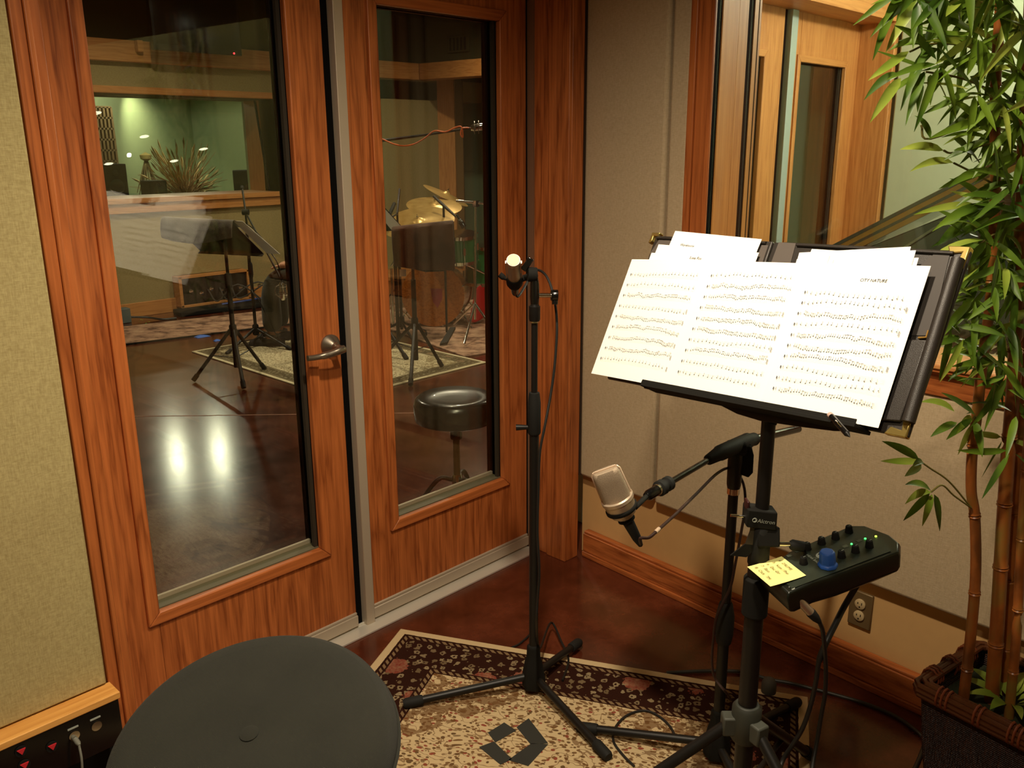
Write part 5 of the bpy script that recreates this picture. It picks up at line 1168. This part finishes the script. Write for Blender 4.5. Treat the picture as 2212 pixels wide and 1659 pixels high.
skin('jacket', dkj, [(at(0, 0, .62), (.17, .13)), (at(-.02, 0, .76), (.15, .115)), (at(-.03, 0, .90), (.175, .125)), (at(-.02, 0, 1.05), (.13, .095)), (at(-.01, .19, 1.0), .066), (at(.02, .23, .80), .056), (at(.22, .17, .69), .046), (at(-.01, -.19, 1.0), .066), (at(.02, -.23, .80), .056), (at(.22, -.17, .69), .046)], [(0, 1), (1, 2), (2, 3), (3, 4), (4, 5), (5, 6), (3, 7), (7, 8), (8, 9)], PS)
for s_ in (.13, -.13):
    hn = [(at(.30, s_, .68), (.022, .03)), (at(.36, s_, .675), (.014, .032))]; he = [(0, 1)]
    for k in range(4):
        b_ = len(hn); y_ = s_+(.024-.016*k); L_ = (.062, .072, .068, .055)[k]
        hn += [(at(.385, y_, .674), .009), (at(.385+L_*.5, y_, .668), .0085), (at(.385+L_*.85, y_, .652), .0075)]; he += [(1, b_), (b_, b_+1), (b_+1, b_+2)]
    b_ = len(hn); sg = -1 if s_ > 0 else 1
    hn += [(at(.335, s_+sg*.035, .672), .010), (at(.362, s_+sg*.052, .666), .009)]; he += [(0, b_), (b_, b_+1)]
    skin('hand', sk_m, hn, he, PS, 1)
hh = at(.022, 0, 1.315); MB().lathe([(.074, -.055), (.088, -.03), (.094, 0), (.090, .035), (.072, .068), (.04, .088), (0, .095)], hh, (0, 0, 1), 24, sx=1.0).build('hair', plain('brown_hair', srgb(46, 30, 20), .7), PS)
fc = MB(); hc = at(.035, 0, 1.29)
fc.lathe([(0, -.012), (.012, -.004), (.008, .012), (0, .02)], hc+fw*.085-V((0, 0, .01)), V((0, 0, 1)), 10); fc.build('nose', sk_m, PS)
for s_ in (-1, 1):
    MB().lathe([(0, -.008), (.008, 0), (0, .008)], hc+fw*.074+sd_*.03*s_+V((0, 0, .018)), fw, 10).build('eye', M['white_ink'], PS)
    MB().lathe([(0, -.006), (.018, -.002), (.018, .003), (0, .006)], hc+sd_*.086*s_, sd_, 10, sy=1.5).build('ear', sk_m, PS)
MB().tube([hc+fw*.080+sd_*.022-V((0, 0, .04)), hc+fw*.084-V((0, 0, .042)), hc+fw*.080-sd_*.022-V((0, 0, .04))], .004, 6).build('mouth', plain('lips', srgb(150, 84, 72), .5), PS)
shm = plain('dark_suede', srgb(58, 50, 46), .8)
for s_ in (.10, -.13):
    a = MB(); outl = [(-.09, -.036), (-.05, -.042), (.08, -.044), (.15, -.046), (.19, -.03), (.20, 0), (.19, .03), (.15, .046), (.08, .044), (-.05, .042), (-.09, .036), (-.105, 0)]
    rows_ = [(0, 1.0), (.022, 1.02), (.05, .96), (.078, .72)]
    vs = [at(kf+.03+x*(f_ if x > 0 else 1)-(0 if z_ < .07 else .015), s_+y*f_, z_+(.0)) for z_, f_ in rows_ for x, y in outl]
    n_ = len(outl); a.add(vs, [(i*n_+k, i*n_+(k+1) % n_, (i+1)*n_+(k+1) % n_, (i+1)*n_+k) for i in range(3) for k in range(n_)]+[tuple(range(n_)), tuple(3*n_+k for k in range(n_))])
    so_ = a.build('shoe', shm, PS, bevel=.012, seg=3)
    MB().tube([at(kf+.03+.062*cos(t), s_+.05*sin(t), .098+.008*cos(t)) for t in [k*pi/6 for k in range(12)]], .009, 8, closed=True).build('shoe_collar', plain('padded_grey_collar', srgb(84, 78, 72), .8), so_)

# --- second toweled stand, in front of the drums
b4 = V((4.03, 4.86, .01)); t4 = thing('music_stand', 'black music stand under a brown towel, seen through the right door', 'music stand', b4)
tripod(t4, b4, [onz(887, 835)[:2], (4.26, 4.80-.0) if 0 else onz(955, 795)[:2], (b4.x-.05, b4.y+.38)], .34, .013)
MB().lathe([(.018, .06), (.018, .66)], b4, (0, 0, 1), 14).lathe([(.011, .6), (.011, .88)], b4, (0, 0, 1), 12).build('pole', M['black'], t4)
TL, TR, BR, BL = far(846, 492, 6.28), far(980, 478, 6.18), far(985, 585, 6.14), far(853, 572, 6.22)
nq = (TR-TL).cross(BL-TL).normalized(); nq = nq if nq.dot(CAM-TL) > 0 else -nq
mid_ = (BL+BR)/2
MB().slab([TL, TR, TR.lerp(BR, .85), BR.lerp(mid_, .35)+V((0, 0, -.01)), mid_+V((0, 0, -.03)), BL.lerp(mid_, .35)+V((0, 0, -.01)), TL.lerp(BL, .85)], -nq, .004).build('desk', M['black'], t4)
MB().tube([b4+V((0, 0, .86)), (TL+TR+BR+BL)/4-nq*.02], .018, 10).build('desk_pivot', M['matte_black'], t4)
MB().slab([far(863, 582, 6.35)+V((0, 0, 0)), far(877, 582, 6.35), far(877, 597, 6.35), far(863, 597, 6.35)], _F, .003).build('tape_label', M['paper'], t4, label='small white tape label')
bt_ = toweling('brown_towelling', srgb(52, 26, 16), srgb(98, 62, 44))
def tw2(x, y):
    p = TL.lerp(TR, x).lerp(BL.lerp(BR, x), y*1.04+.03*sin(x*5)*y)
    ft = .014+.012*sin(x*6+1)*y+.008*sin(x*15+y*4)+.010*abs(sin(pi*(x-.5)))*y
    if y < .06: return TL.lerp(TR, x)-nq*.012*(1-y/.06)+V((0, 0, .012))+nq*ft*y/.06
    return p+nq*ft
tag(MB().grid(tw2, 22, 16).build('brown_towel', bt_, None, solid=.008, sub=1, recalc=False), 'brown towel hanging over the desk of the music stand in the right door view', 'towel')
# --- white sheets on a stand behind it
b5 = V((4.15, 5.75, .01)); t5 = thing('music_stand', 'music stand with bright white pages, half hidden left of the brown towel', 'music stand', b5)
tripod(t5, b5, around(b5, .3, .4), .3, .012)
p5 = far(850, 475, 7.0); MB().lathe([(.015, .06), (.015, .8)], (p5.x, p5.y, .01), (0, 0, 1), 12).build('pole', M['black'], t5)
q5 = [far(800, 412, 7.0), far(832, 452, 7.0), far(874, 496, 7.0), far(835, 500, 7.0)]
MB().slab([far(800, 418, 7.03), far(835, 452, 7.03), far(876, 498, 7.03), far(800, 500, 7.03)], _F, .004).build('desk', M['black'], t5)
MB().slab([far(800, 418, 7.0), far(832, 452, 7.0), far(872, 495, 7.0), far(845, 496, 7.0), far(800, 440, 7.0)], _F, .003).build('white_pages', M['paper'], t5)
# --- boom stand left of the cymbals
b6 = far(858, 460, 7.35); b6 = V((b6.x, b6.y, .012)); t6 = thing('boom_stand', 'thin black boom stand rising left of the cymbals', 'microphone stand', b6)
tripod(t6, b6, around(b6, .32, .2), .15, .011)
jz = far(856, 462, 7.35).z
MB().lathe([(.013, .08), (.013, .7)], b6, (0, 0, 1), 12).lathe([(.009, .6), (.009, jz)], b6, (0, 0, 1), 12).build('pole', M['black'], t6)
MB().tube([far(863, 408, 7.5), V((b6.x, b6.y, jz)), far(832, 478, 7.1)], .009, 10).build('boom_arm', M['black'], t6)
MB().tube([far(852, 440, 7.45), far(840, 466, 7.3)], .016, 10).build('boom_clutch', M['rubber'], t6)

# --- drum kit
KG = 'drums and cymbals of the kit'
GSH = plain('green_lacquer_shell', srgb(26, 104, 58), .15, spec=.6, coat=.6); WSH = wood('amber_wood_shell', srgb(190, 112, 50), srgb(130, 68, 26), 'x', .2)
skinm = plain('frosted_drum_head', srgb(206, 196, 176), .5); drk = plain('dark_resonant_head', srgb(70, 52, 38), .3)
def drum(name, label, c, ax, r, dpt, shell, head, nl=8, group=KG):
    c, ax = V(c), V(ax).normalized(); t = thing(name, label, 'drum', c, 0, group)
    MB().lathe([(r, -dpt/2), (r, dpt/2)], c, ax, 40).build('shell', shell, t)
    for s_ in (-1, 1):
        MB().lathe([(r+.002, s_*dpt/2-s_*.022), (r+.010, s_*dpt/2-s_*.022), (r+.010, s_*dpt/2+s_*.008), (r-.004, s_*dpt/2+s_*.008)], c, ax, 40).build('hoop', M['chrome'] if shell is GSH else shell, t)
        MB().lathe([(r*.99, s_*dpt/2), (0, s_*(dpt/2+.001))], c, ax, 40).build('drum_head', head, t)
    a = ax.cross(V((0, 0, 1))); a = a.normalized() if a.length > 1e-3 else V((1, 0, 0)); b = ax.cross(a)
    for k in range(nl):
        e_ = a*cos(2*pi*k/nl+.3)+b*sin(2*pi*k/nl+.3); q = c+e_*(r+.010)
        MB().tube([q-ax*(dpt/2), q+ax*(dpt/2)], .0032, 6).obox(q, ax*min(.03, dpt*.16), e_*.008, ax.cross(e_)*.010).obox(q+ax*(dpt/2+.002), ax*.006, e_*.007, ax.cross(e_)*.006).obox(q-ax*(dpt/2+.002), ax*.006, e_*.007, ax.cross(e_)*.006).build('lug', M['chrome'], t)
    return t
bdc = V((5.28, 6.02, .305)); ba = (-fw*-.0+V((-.80, -.58, 0))).normalized()
BD = drum('bass_drum', 'large amber wood bass drum with a dark patch on its front head', bdc, ba, .28, .40, WSH, plain('amber_drum_head', srgb(180, 128, 70), .3), 8)
MB().lathe([(.0, .2035), (.13, .2035), (.13, .205), (0, .205)], bdc-V((0, 0, .03)), ba, 32).build('head_patch', plain('dark_patch', srgb(52, 44, 36), .6), BD)
bx_ = ba.cross(V((0, 0, 1))).normalized()
MB().slab([bdc+ba*.206+bx_*x*-1+V((0, 0, z)) for x, z in ((-.02, .06), (.09, .06), (.09, -.03), (.04, -.12), (-.0, -.06))], ba, .002).build('shield_emblem', plain('faded_red_shield', srgb(150, 52, 58), .6), BD)
for s_ in (-1, 1): MB().tube([bdc+bx_*.2*s_+V((0, 0, -.1))+ba*.1, bdc+bx_*.36*s_+ba*.22+V((0, 0, -.293))], .008, 8).build('spur', M['chrome'], BD)
tomc = far(997, 535, 7.75); drum('rack_tom', 'glossy green rack tom to the right of the brown towel', tomc, (-.12, -.1, 1), .135, .24, GSH, skinm)
def stem(name, label, top, base, r=.011, feet=.3, cat='drum stand', rot=0, z0=.012):
    t = thing(name, label, cat, (base.x, base.y, z0)); MB().tube([V((base.x, base.y, z0+.06)), V((base.x, base.y, max(.3, top.z*.6)))], r*1.3, 10).tube([V((base.x, base.y, top.z*.62)), top], r, 10).build('tube', M['chrome'], t)
    for x, y in around(base, feet, rot): 
        lg = MB().bar((base.x, base.y, z0+.28), (x, y, z0+.02), .018, .006).build('leg', M['chrome'], t)
        MB().lathe([(.012, 0), (.014, .03)], (x, y, z0), (0, 0, 1), 10).build('rubber_foot', M['rubber'], lg)
    return t
stem('tom_stand', 'chrome stand carrying the green rack tom', tomc-V((0, 0, .13)), tomc+V((.42, -.15, 0)), rot=.3)
ft_ = far(1044, 572, 8.0); FTm = drum('floor_tom', 'dark green floor tom at the right edge of the right door glass', ft_, (0, 0, 1), .17, .34, GSH, skinm)
for x, y in around(ft_, .185, .4): MB().tube([(x, y, ft_.z-.05), (x, y, .014)], .006, 8).build('leg', M['chrome'], FTm)
CYM = NT('bronze_cymbal'); cc_ = CYM.noise(CYM.co(), 14, 3); CYM.link(CYM.mix(cc_, srgb(170, 126, 62), srgb(226, 192, 120)), CYM.b.inputs[0]); CYM.b.inputs['Metallic'].default_value = .6; CYM.b.inputs['Roughness'].default_value = .32; CYM = CYM.m
def cymbal(name, label, c, ax, r):
    t = thing(name, label, 'cymbal', c, 0, KG); pr = [(0, .028), (r*.10, .026), (r*.17, .012), (r*.2, .008), (r*.6, 0), (r, -.012)]
    MB().lathe(pr, c, ax, 44).build('disc', CYM, t, solid=.0015, smooth=60, recalc=False)
    MB().lathe([(.006, .026), (.009, .03), (.009, .045), (.004, .05), (.004, .062), (0, .064)], c, ax, 12).build('wing_nut', M['chrome'], t)
c1_ = far(903, 478, 7.5); cymbal('ride_cymbal', 'large bronze cymbal nearest the brown towel', c1_, (-.34, -.20, 1), .31)
c2_ = far(938, 442, 8.0); cymbal('crash_cymbal', 'bright bronze cymbal behind the ride cymbal', c2_, (-.12, -.24, 1), .25)
c3_ = far(964, 420, 8.4); cymbal('crash_cymbal', 'highest bronze cymbal, tilted so its dark underside shows', c3_, (.30, -.38, 1), .23)
for c_, nm_ in ((c1_, 'chrome stand under the largest cymbal nearest the brown towel'), (c2_, 'chrome stand under the bright middle cymbal'), (c3_, 'chrome stand under the highest tilted cymbal')):
    s_ = stem('cymbal_stand', nm_, c_-V((0, 0, .01)), c_+(V((-.15, .2, 0)) if c_ is c1_ else V((-.1, .48, 0)) if c_ is c2_ else V((.1, .1, 0))), .009, .3, rot=1.)
hs = onz(1003, 748, .012); tp = far(1022, 520, 6.6)
t8 = thing('chrome_boom_stand', 'shiny chrome stand with a straight bright leg standing in front of the drums', 'drum stand', (hs.x+.32, hs.y+.2, .012))
MB().tube([hs+V((0, 0, .02)), far(1026, 655, 7.25)], .011, 10).build('leg', M['chrome'], t8)
MB().tube([far(1026, 655, 7.25), far(1057, 700, 7.1)], .010, 10).tube([far(1026, 655, 7.25), far(980, 700, 7.5)], .010, 10).build('leg', M['chrome'], t8)
MB().tube([far(1026, 690, 7.28), far(1028, 440, 7.28)], .010, 12).build('tube', M['chrome'], t8)
MB().tube([far(985, 434, 7.28), far(1048, 440, 7.28)], .010, 10).obox(far(1028, 440, 7.28), V((.02, 0, 0)), V((0, .02, 0)), V((0, 0, .025))).build('top_arm', M['chrome'], t8)
t9 = thing('drum_microphone', 'black microphone on a dark boom above the green rack tom', 'microphone', far(1000, 488, 7.4))
MB().lathe([(0, .0), (.022, .004), (.024, .05), (.018, .075), (.012, .08), (.011, .13)], far(1003, 492, 7.4), (far(990, 470, 7.4)-far(1003, 492, 7.4)), 16).build('body', M['gloss_black'], t9)
MB().tube([far(937, 424, 7.6), far(965, 450, 7.5), far(994, 476, 7.4)], [.012, .014, .007], 10).tube([far(958, 444, 7.52), V((far(958, 444, 7.52).x, far(958, 444, 7.52).y, .02))], .010, 8).build('boom_arm', M['black'], t9)
rc = far(1047, 655, 7.9)
tag(MB(Matrix.Translation(rc)).grid(lambda x, y: V(((x-.5)*.30, (y-.5)*.1+.02*sin(x*9), (y-.5)*-.30+.03*sin(x*7+y*3))), 12, 10).build('red_cloth', plain('red_cloth', srgb(200, 34, 40), .8), None, solid=.01, sub=1, recalc=False), 'bright red cloth hanging among the drum hardware', 'cloth')
pd_c = onz(950, 730, .012)
t10 = thing('bass_drum_pedal', 'chrome and black foot pedal on the drum rug in front of the bass drum', 'pedal', pd_c)
MB().slab([onz(950, 742, .04), onz(966, 739, .04), onz(984, 706, .13), onz(972, 707, .13)], (0, 0, -1), .02).build('footboard', M['black'], t10)
MB().tube([onz(985, 690, .05), onz(985, 690, .05)+V((0, 0, .28))], .01, 8).build('beater_post', M['chrome'], t10)
# --- overhead microphone and its orange cable
t11 = thing('overhead_microphone', 'silver overhead microphone in a shock mount at the top right of the right door glass', 'microphone', far(1035, 273, 6.5))
o0, o1 = far(1016, 277, 6.5), far(1062, 271, 6.5); od = (o1-o0).normalized()
MB().lathe([(.0, 0), (.018, .004), (.026, .02), (.026, .15), (.02, .165), (0, .168)], o0, od, 20).build('body', M['chrome'], t11)
cg = MB()
for z_ in (.03, .06, .09, .12): cg.tube([o0+od*z_+(od.cross(V((0, 0, 1)))*cos(a*pi/6)+V((0, 0, 1))*sin(a*pi/6))*.044 for a in range(12)], .0028, 6, closed=True)
cg.build('shock_mount', M['nickel'], t11)
t12 = thing('overhead_boom', 'long black boom arm crossing the top of the right door glass', 'microphone stand', V((far(790, 310, 6.9).x, far(790, 310, 6.9).y, 0)))
hb_ = far(790, 312, 6.9)
MB().tube([hb_, far(822, 304, 6.8), far(930, 290, 6.6), o0], [.014, .012, .009, .008], 10).build('boom_arm', M['black'], t12)
MB().tube([V((hb_.x, hb_.y, .3)), hb_], .014, 10).build('pole', M['black'], t12); tripod(t12, V((hb_.x, hb_.y, 0)), around(hb_, .4, .5), .35, .014)
pts = [far(800, 290, 6.72), far(829, 302, 6.72), far(850, 311, 6.7), far(872, 315, 6.68), (far(895, 311, 6.66)), far(918, 298, 6.6), far(938, 283, 6.57), far(962, 285, 6.55), far(985, 275, 6.52), far(997, 275, 6.5), far(1000, 296, 6.5), far(995, 290, 6.5), far(998, 278, 6.5), far(1006, 276, 6.5), o0]
tag(MB().tube(spline(pts, 6), .0052, 8).build('orange_cable', plain('orange_cable', srgb(240, 110, 40), .5)), 'orange cable draped along the overhead boom arm', 'cable')

# --- leather throne just beyond the right door
tc2 = V((2.36, 2.60, 0)); t13 = thing('leather_stool', 'round black leather stool just beyond the right door glass', 'stool', tc2)
lth = plain('black_leather', srgb(12, 11, 10), .25, spec=.6, coat=.2, bump=.12, bs=60)
z9 = .585; MB().lathe([(.15, -.105), (.172, -.095), (.176, -.06), (.176, -.03), (.168, -.006), (.15, .006), (.1, -.004), (.05, -.008), (0, -.006)], tc2+V((0, 0, z9)), (0, 0, 1), 56).build('seat', lth, t13, smooth=60)
br_ = plain('bronze_tube', srgb(120, 96, 66), .3, .8)
MB().lathe([(.0145, .12), (.0145, .43)], tc2, (0, 0, 1), 16).lathe([(.011, .4), (.011, .49)], tc2, (0, 0, 1), 14).build('post', br_, t13)
MB().lathe([(.024, .40), (.026, .41), (.026, .45), (.02, .485), (.05, .49)], tc2, (0, 0, 1), 18).build('seat_mount', br_, t13)
MB().obox(tc2+V((-.03, -.02, .44)), V((.012, 0, 0)), V((0, .006, 0)), V((0, 0, .02))).build('wing_screw', M['black'], t13)
MB().lathe([(.022, .185), (.024, .2), (.024, .225), (.02, .24)], tc2, (0, 0, 1), 16).build('leg_collar', M['chrome'], t13)
for k in range(3):
    a = 2.55+k*2*pi/3; e_ = V((cos(a), sin(a), 0))
    lg = MB().tube(spline([tc2+e_*.02+V((0, 0, .215)), tc2+e_*.08+V((0, 0, .222)), tc2+e_*.16+V((0, 0, .13)), tc2+e_*.27+V((0, 0, .016))], 5), .010, 10).build('leg', M['black'], t13)
    MB().tube([tc2+e_*.245+V((0, 0, .038)), tc2+e_*.275+V((0, 0, .013))], .013, 10).build('rubber_foot', M['rubber'], lg)
    MB().bar(tc2+e_*.016+V((0, 0, .13)), tc2+e_*.15+V((0, 0, .14)), .014, .004).build('brace', M['black'], t13)

# --- things along the far wall
p0, p1 = onY(376, 618, YF-.02), onY(527, 596, YF-.02); zt_, zb_ = onY(450, 588, YF).z, onY(450, 652, YF).z
t14 = thing('wall_connector_box', 'wooden framed black connector box on the far wall behind the music stand', 'connector panel', ((p0.x+p1.x)/2, YF, zb_))
MB().box(p0.x, p1.x, YF-.14, YF, zt_-.02, zt_).box(p0.x, p1.x, YF-.14, YF, zb_, zb_+.02).box(p0.x, p0.x+.03, YF-.14, YF, zb_, zt_).box(p1.x-.03, p1.x, YF-.14, YF, zb_, zt_).build('wooden_frame', M['hon_x'], t14, bevel=.003)
MB().box(p0.x+.03, p1.x-.03, YF-.12, YF-.02, zb_+.02, zt_-.02).build('front_panel', M['gloss_black'], t14)
for k in range(8):
    x = p0.x+.12+k*.11; MB().lathe([(.022, 0), (.022, .012), (.012, .014)], (x, YF-.12, (zb_+zt_)/2-.03*(k % 2)), (0, -1, 0), 12).build('jack', M['chrome'], t14)
for k in range(3):
    x = p0.x+.3+k*.13; z = (zb_+zt_)/2
    tag(MB().tube(spline([(x, YF-.13, z), (x+.05, YF-.22, z-.12), (x+.22+.1*k, YF-.35, .25), (x+.5+.15*k, YF-.42, .018)], 5), .008, 6).build('plugged_cable', plain('dim_grey_cable', srgb(60, 56, 50), .6)), ('left', 'middle', 'right')[k]+' of the dark cables plugged into the far wall connector box', 'cable', 'cables plugged into the far wall box')
dk_ = onz(500, 668, 0)
t15 = thing('pedal_board', 'flat black floor case with a blue cable beside the far wall', 'case', dk_)
MB(Matrix.Translation(dk_) @ Matrix.Rotation(-.15, 4, 'Z')).box(-.55, .55, -.12, .12, 0, .05).build('case', M['matte_black'], t15, bevel=.01)
tag(MB().tube(spline([dk_+V((-.1, 0, .065)), dk_+V((.15, -.02, .07)), dk_+V((.4, .03, .066)), dk_+V((.55, -.03, .064))], 5), .010, 6).build('blue_cable', plain('blue_cable', srgb(40, 70, 150), .5)), 'blue cable lying on the black floor case', 'cable')
pbx = onz(269, 697, 0)
tag(MB(Matrix.Translation(pbx)).box(-.07, .05, -.05, .05, 0, .14).build('small_box', plain('blue_grey_box', srgb(92, 104, 104), .5), bevel=.006), 'small blue grey box on the floor at the left edge of the left door glass', 'box')
tag(MB().tube(spline([pbx+V((.05, -.02, .05)), pbx+V((.2, -.06, .03)), pbx+V((.3, -.16, .01)), pbx+V((.42, -.2, .01))], 5), .011, 6).build('black_cable', M['black']), 'short black cable beside the small blue grey box', 'cable')
for (x, y), nm in (((437, 728), 'larger'), ((470, 737), 'smaller')):
    c = onz(x, y, 0); s_ = .055 if nm == 'larger' else .028
    tag(MB(Matrix.Translation(c)).grid(lambda a, b: V(((a-.5)*2.2*s_, (b-.5)*1.4*s_, .003+.012*sin(a*3.)*b)), 4, 3).build('blue_tape', plain('blue_tape', srgb(70, 120, 220), .6), None, solid=.002, recalc=False), nm+' scrap of blue tape on the live room floor', 'tape', 'scraps of blue tape on the floor')
# --- television above the window
v0, v1 = onY(327, 100, YF-.32), onY(519, 120, YF-.32)
t16 = thing('wall_television', 'black flat television with a red standby light above the control room window', 'television', (v0.x, YF-.3, v0.z))
MB().box(v0.x, v1.x, YF-.36, YF-.30, v0.z-.03, v0.z+.62).build('screen_housing', M['gloss_black'], t16, bevel=.008)
MB().box(v0.x+.03, v1.x-.03, YF-.364, YF-.359, v0.z+.02, v0.z+.59).build('screen', plain('dark_screen', srgb(8, 8, 8), .12), t16)
MB().box(v0.x+.3, v1.x-.3, YF-.30, YF, v0.z+.1, v0.z+.3).build('wall_bracket', M['black'], t16)
MB().lathe([(.009, 0), (.009, .004), (0, .005)], (v1.x-.09, YF-.364, v0.z-.012), (0, -1, 0), 10).build('standby_light', plain('red_light', (1, .04, .05, 1), .5, emit=3), t16)
w0 = onY(295, 112, YF-.12)
tag(MB().box(w0.x, v0.x-.0, YF-.16, YF-.09, w0.z, w0.z+.10).build('bracket_block', M['hon_x'], bevel=.004), 'small wooden block on the beam beside the television', 'block')

# --- control room
YC = 9.75
def cY(x, y, Y=YC): return onY(x, y, Y)
dz0 = cY(400, 424).z
t17 = thing('mixing_desk', 'long dark mixing desk behind the control room window', 'desk', (4.3, YC+.3, 0))
a_, b_ = cY(180, 430).x, cY(572, 425).x
MB().box(a_, b_, YC, YC+.75, dz0-.07, dz0).build('desk_top', M['matte_black'], t17, bevel=.01)
MB().box(a_+.1, a_+.16, YC+.1, YC+.6, 0, dz0-.07).box(b_-.16, b_-.1, YC+.1, YC+.6, 0, dz0-.07).build('side_panels', M['matte_black'], t17)
tag(MB().box(cY(392, 418).x, cY(440, 418).x, YC+.1, YC+.4, dz0+.001, dz0+.02).build('paper_stack', M['paper'], bevel=.002), 'white papers on the mixing desk behind the window', 'papers')
def spk(x0_, x1_, y0_, label, Y, skew=0):
    a, b = cY(x0_, y0_, Y), cY(x1_, y0_, Y); t = thing('studio_monitor', label, 'speaker', ((a.x+b.x)/2, Y, dz0), 0, 'speakers on the mixing desk')
    w_ = b.x-a.x; MB(Matrix.Translation(((a.x+b.x)/2, Y+.05, dz0+.0015)) @ Matrix.Rotation(skew, 4, 'Z')).box(-w_/2, w_/2, -.05, .2, 0, a.z-dz0).build('cabinet', M['matte_black'], t, bevel=.01)
    for z_, r_ in ((.35, .33), (.75, .14)):
        MB(Matrix.Translation(((a.x+b.x)/2, Y+.05, dz0)) @ Matrix.Rotation(skew, 4, 'Z')).lathe([(w_*r_, 0), (w_*r_, .006), (w_*r_*.8, .0), (0, .004)], (0, -.05, (a.z-dz0)*z_), (0, -1, 0), 20).build('driver', M['gloss_black'], t)
spk(222, 272, 355, 'tall black monitor at the left end of the mixing desk', YC+.15)
spk(322, 360, 391, 'small black speaker left of the dried plants', YC+.15)
spk(528, 562, 368, 'dark grey screen-like speaker at the right end of the mixing desk', YC+.15, .25)
DPc = cY(398, 412, YC+1.0); 
t18 = thing('dried_grass_arrangement', 'bushy dried grass arrangement behind the mixing desk', 'plant', (DPc.x, DPc.y, 0))
MB().lathe([(.10, .0), (.14, .2), (.16, .55), (.12, dz0-.06)], (DPc.x, DPc.y, 0), (0, 0, 1), 20).build('vase', plain('dark_vase', srgb(60, 44, 30), .4), t18)
gs, gp = MB(), MB(); RG = random.Random(4)
for k in range(170):
    a = RG.uniform(-1.25, 1.25); L_ = RG.uniform(.25, .8)*(1-.25*abs(a)); b = RG.uniform(-.4, .4)
    r0 = V((DPc.x+RG.uniform(-.08, .08), DPc.y+RG.uniform(-.08, .08), dz0-.1)); d_ = V((sin(a)*.8, b, cos(a)*1.0)).normalized()
    gs.tube([r0, r0+d_*L_*.6, r0+d_*L_+V((sin(a)*.12, 0, -.06*abs(a)))], [.005, .004, .002], 4)
    if k % 2 == 0:
        c = r0+d_*L_; gp.lathe([(0, -.08), (.010, -.03), (.013, .02), (0, .08)], c, d_, 5)
gs.build('stems', plain('dry_brown_stems', srgb(178, 136, 88), .8), t18); gp.build('seed_heads', plain('dry_straw', srgb(216, 190, 134), .9), t18)
hpz = cY(315, 340, 12.0)
t19 = thing('dried_grass_reflection', 'bunch of dried flowers hanging on the green wall left of the dried grass', 'plant', (hpz.x, 12.0, hpz.z))  # mirrored image of the dried grass, modelled as an added solid bunch
hf = MB()
for k in range(24):
    a = RG.uniform(-.35, .35); d_ = V((sin(a), RG.uniform(-.2, .2), -cos(a))); L_ = RG.uniform(.25, .62); hf.tube([hpz, hpz+d_*L_], [.012, .004], 4)
hf.build('stalks', plain('reflection_stalks', srgb(110, 92, 56), .9), t19)
MB().lathe([(0, -.06), (.07, -.02), (.08, .03), (0, .07)], hpz, (0, 0, 1), 10).build('reflection_heads', plain('reflection_straw', srgb(170, 150, 90), .9), t19)
a_, b_ = cY(170, 230, 11.6), cY(236, 230, 11.6); zl = cY(236, 352, 11.6).z
t20 = thing('wood_diffuser', 'wooden grid diffuser panel at the left edge of the control room window', 'acoustic panel', ((a_.x+b_.x)/2, 11.6, 0))
df = MB(); df.box(a_.x, b_.x, 11.66, 11.7, .4, a_.z)
for k in range(9):
    x = a_.x+(b_.x-a_.x)*k/8; df.box(x-.012, x+.012, 11.55, 11.67, .4, a_.z)
for k in range(14):
    z = .4+(a_.z-.4)*k/13; df.box(a_.x, b_.x, 11.55, 11.67, z-.012, z+.012)
df.build('wood_grid', plain('brown_grid', srgb(126, 100, 62), .7), t20)
# ceiling lights of the control room and of the live room
lampm = plain('lit_lamp', (1, .93, .72, 1), .5, emit=14)
def clight(c, label, group, r=.075):
    t = thing('ceiling_light', label, 'ceiling light', c, 0, group)
    MB().lathe([(r, 0), (r, -.004), (r*.9, -.005)], c, (0, 0, 1), 20).lathe([(r*1.25, 0), (r*1.25, -.006), (r, -.006), (r, 0)], c, (0, 0, 1), 20).build('trim_ring', M['white'], t)
    MB().lathe([(0, -.003), (r*.95, -.003), (r*.95, -.006), (0, -.006)], c, (0, 0, 1), 20).build('lens', lampm, t)
for (x, y), nm in (((332, 212), 'left of the two recessed lights in the control room ceiling'), ((408, 208), 'right of the two recessed lights in the control room ceiling')):
    c = onz(x, y, 2.618); clight(c, nm, 'control room ceiling lights', .09)
for (x, y), nm in (((4.98, 11.25), 'left hand'), ((5.48, 11.0), 'right hand')): clight(V((x, y, 2.618)), nm+' recessed light above the mixing desk, mirrored as a glow on the polished floor', 'control room ceiling lights', .08)
gn = V((0, -1, tilt)).normalized()
for k, (x, y) in enumerate(((208, 243), (235, 353), (312, 294), (440, 321), (532, 290), (376, 347), (428, 393))):
    g0_ = onpl(x, y, (0, yb_, gb.z), V((0, 1, -tilt)).normalized()); r_ = (g0_-CAM).normalized(); r_ = r_-gn*2*r_.dot(gn)
    if r_.z > .02:
        c = g0_+r_*((3.198-g0_.z)/r_.z)
        if 2.5 < c.y < 8.4 and .2 < c.x < 7.3: clight(c, 'recessed light mirrored in the control room window, '+('at its upper left edge', 'low at its left edge', 'left of the dried grass top', 'right of the dried grass', 'at its right side', 'in the middle of the dried grass', 'low over the dried grass')[k], 'live room ceiling lights', .07)
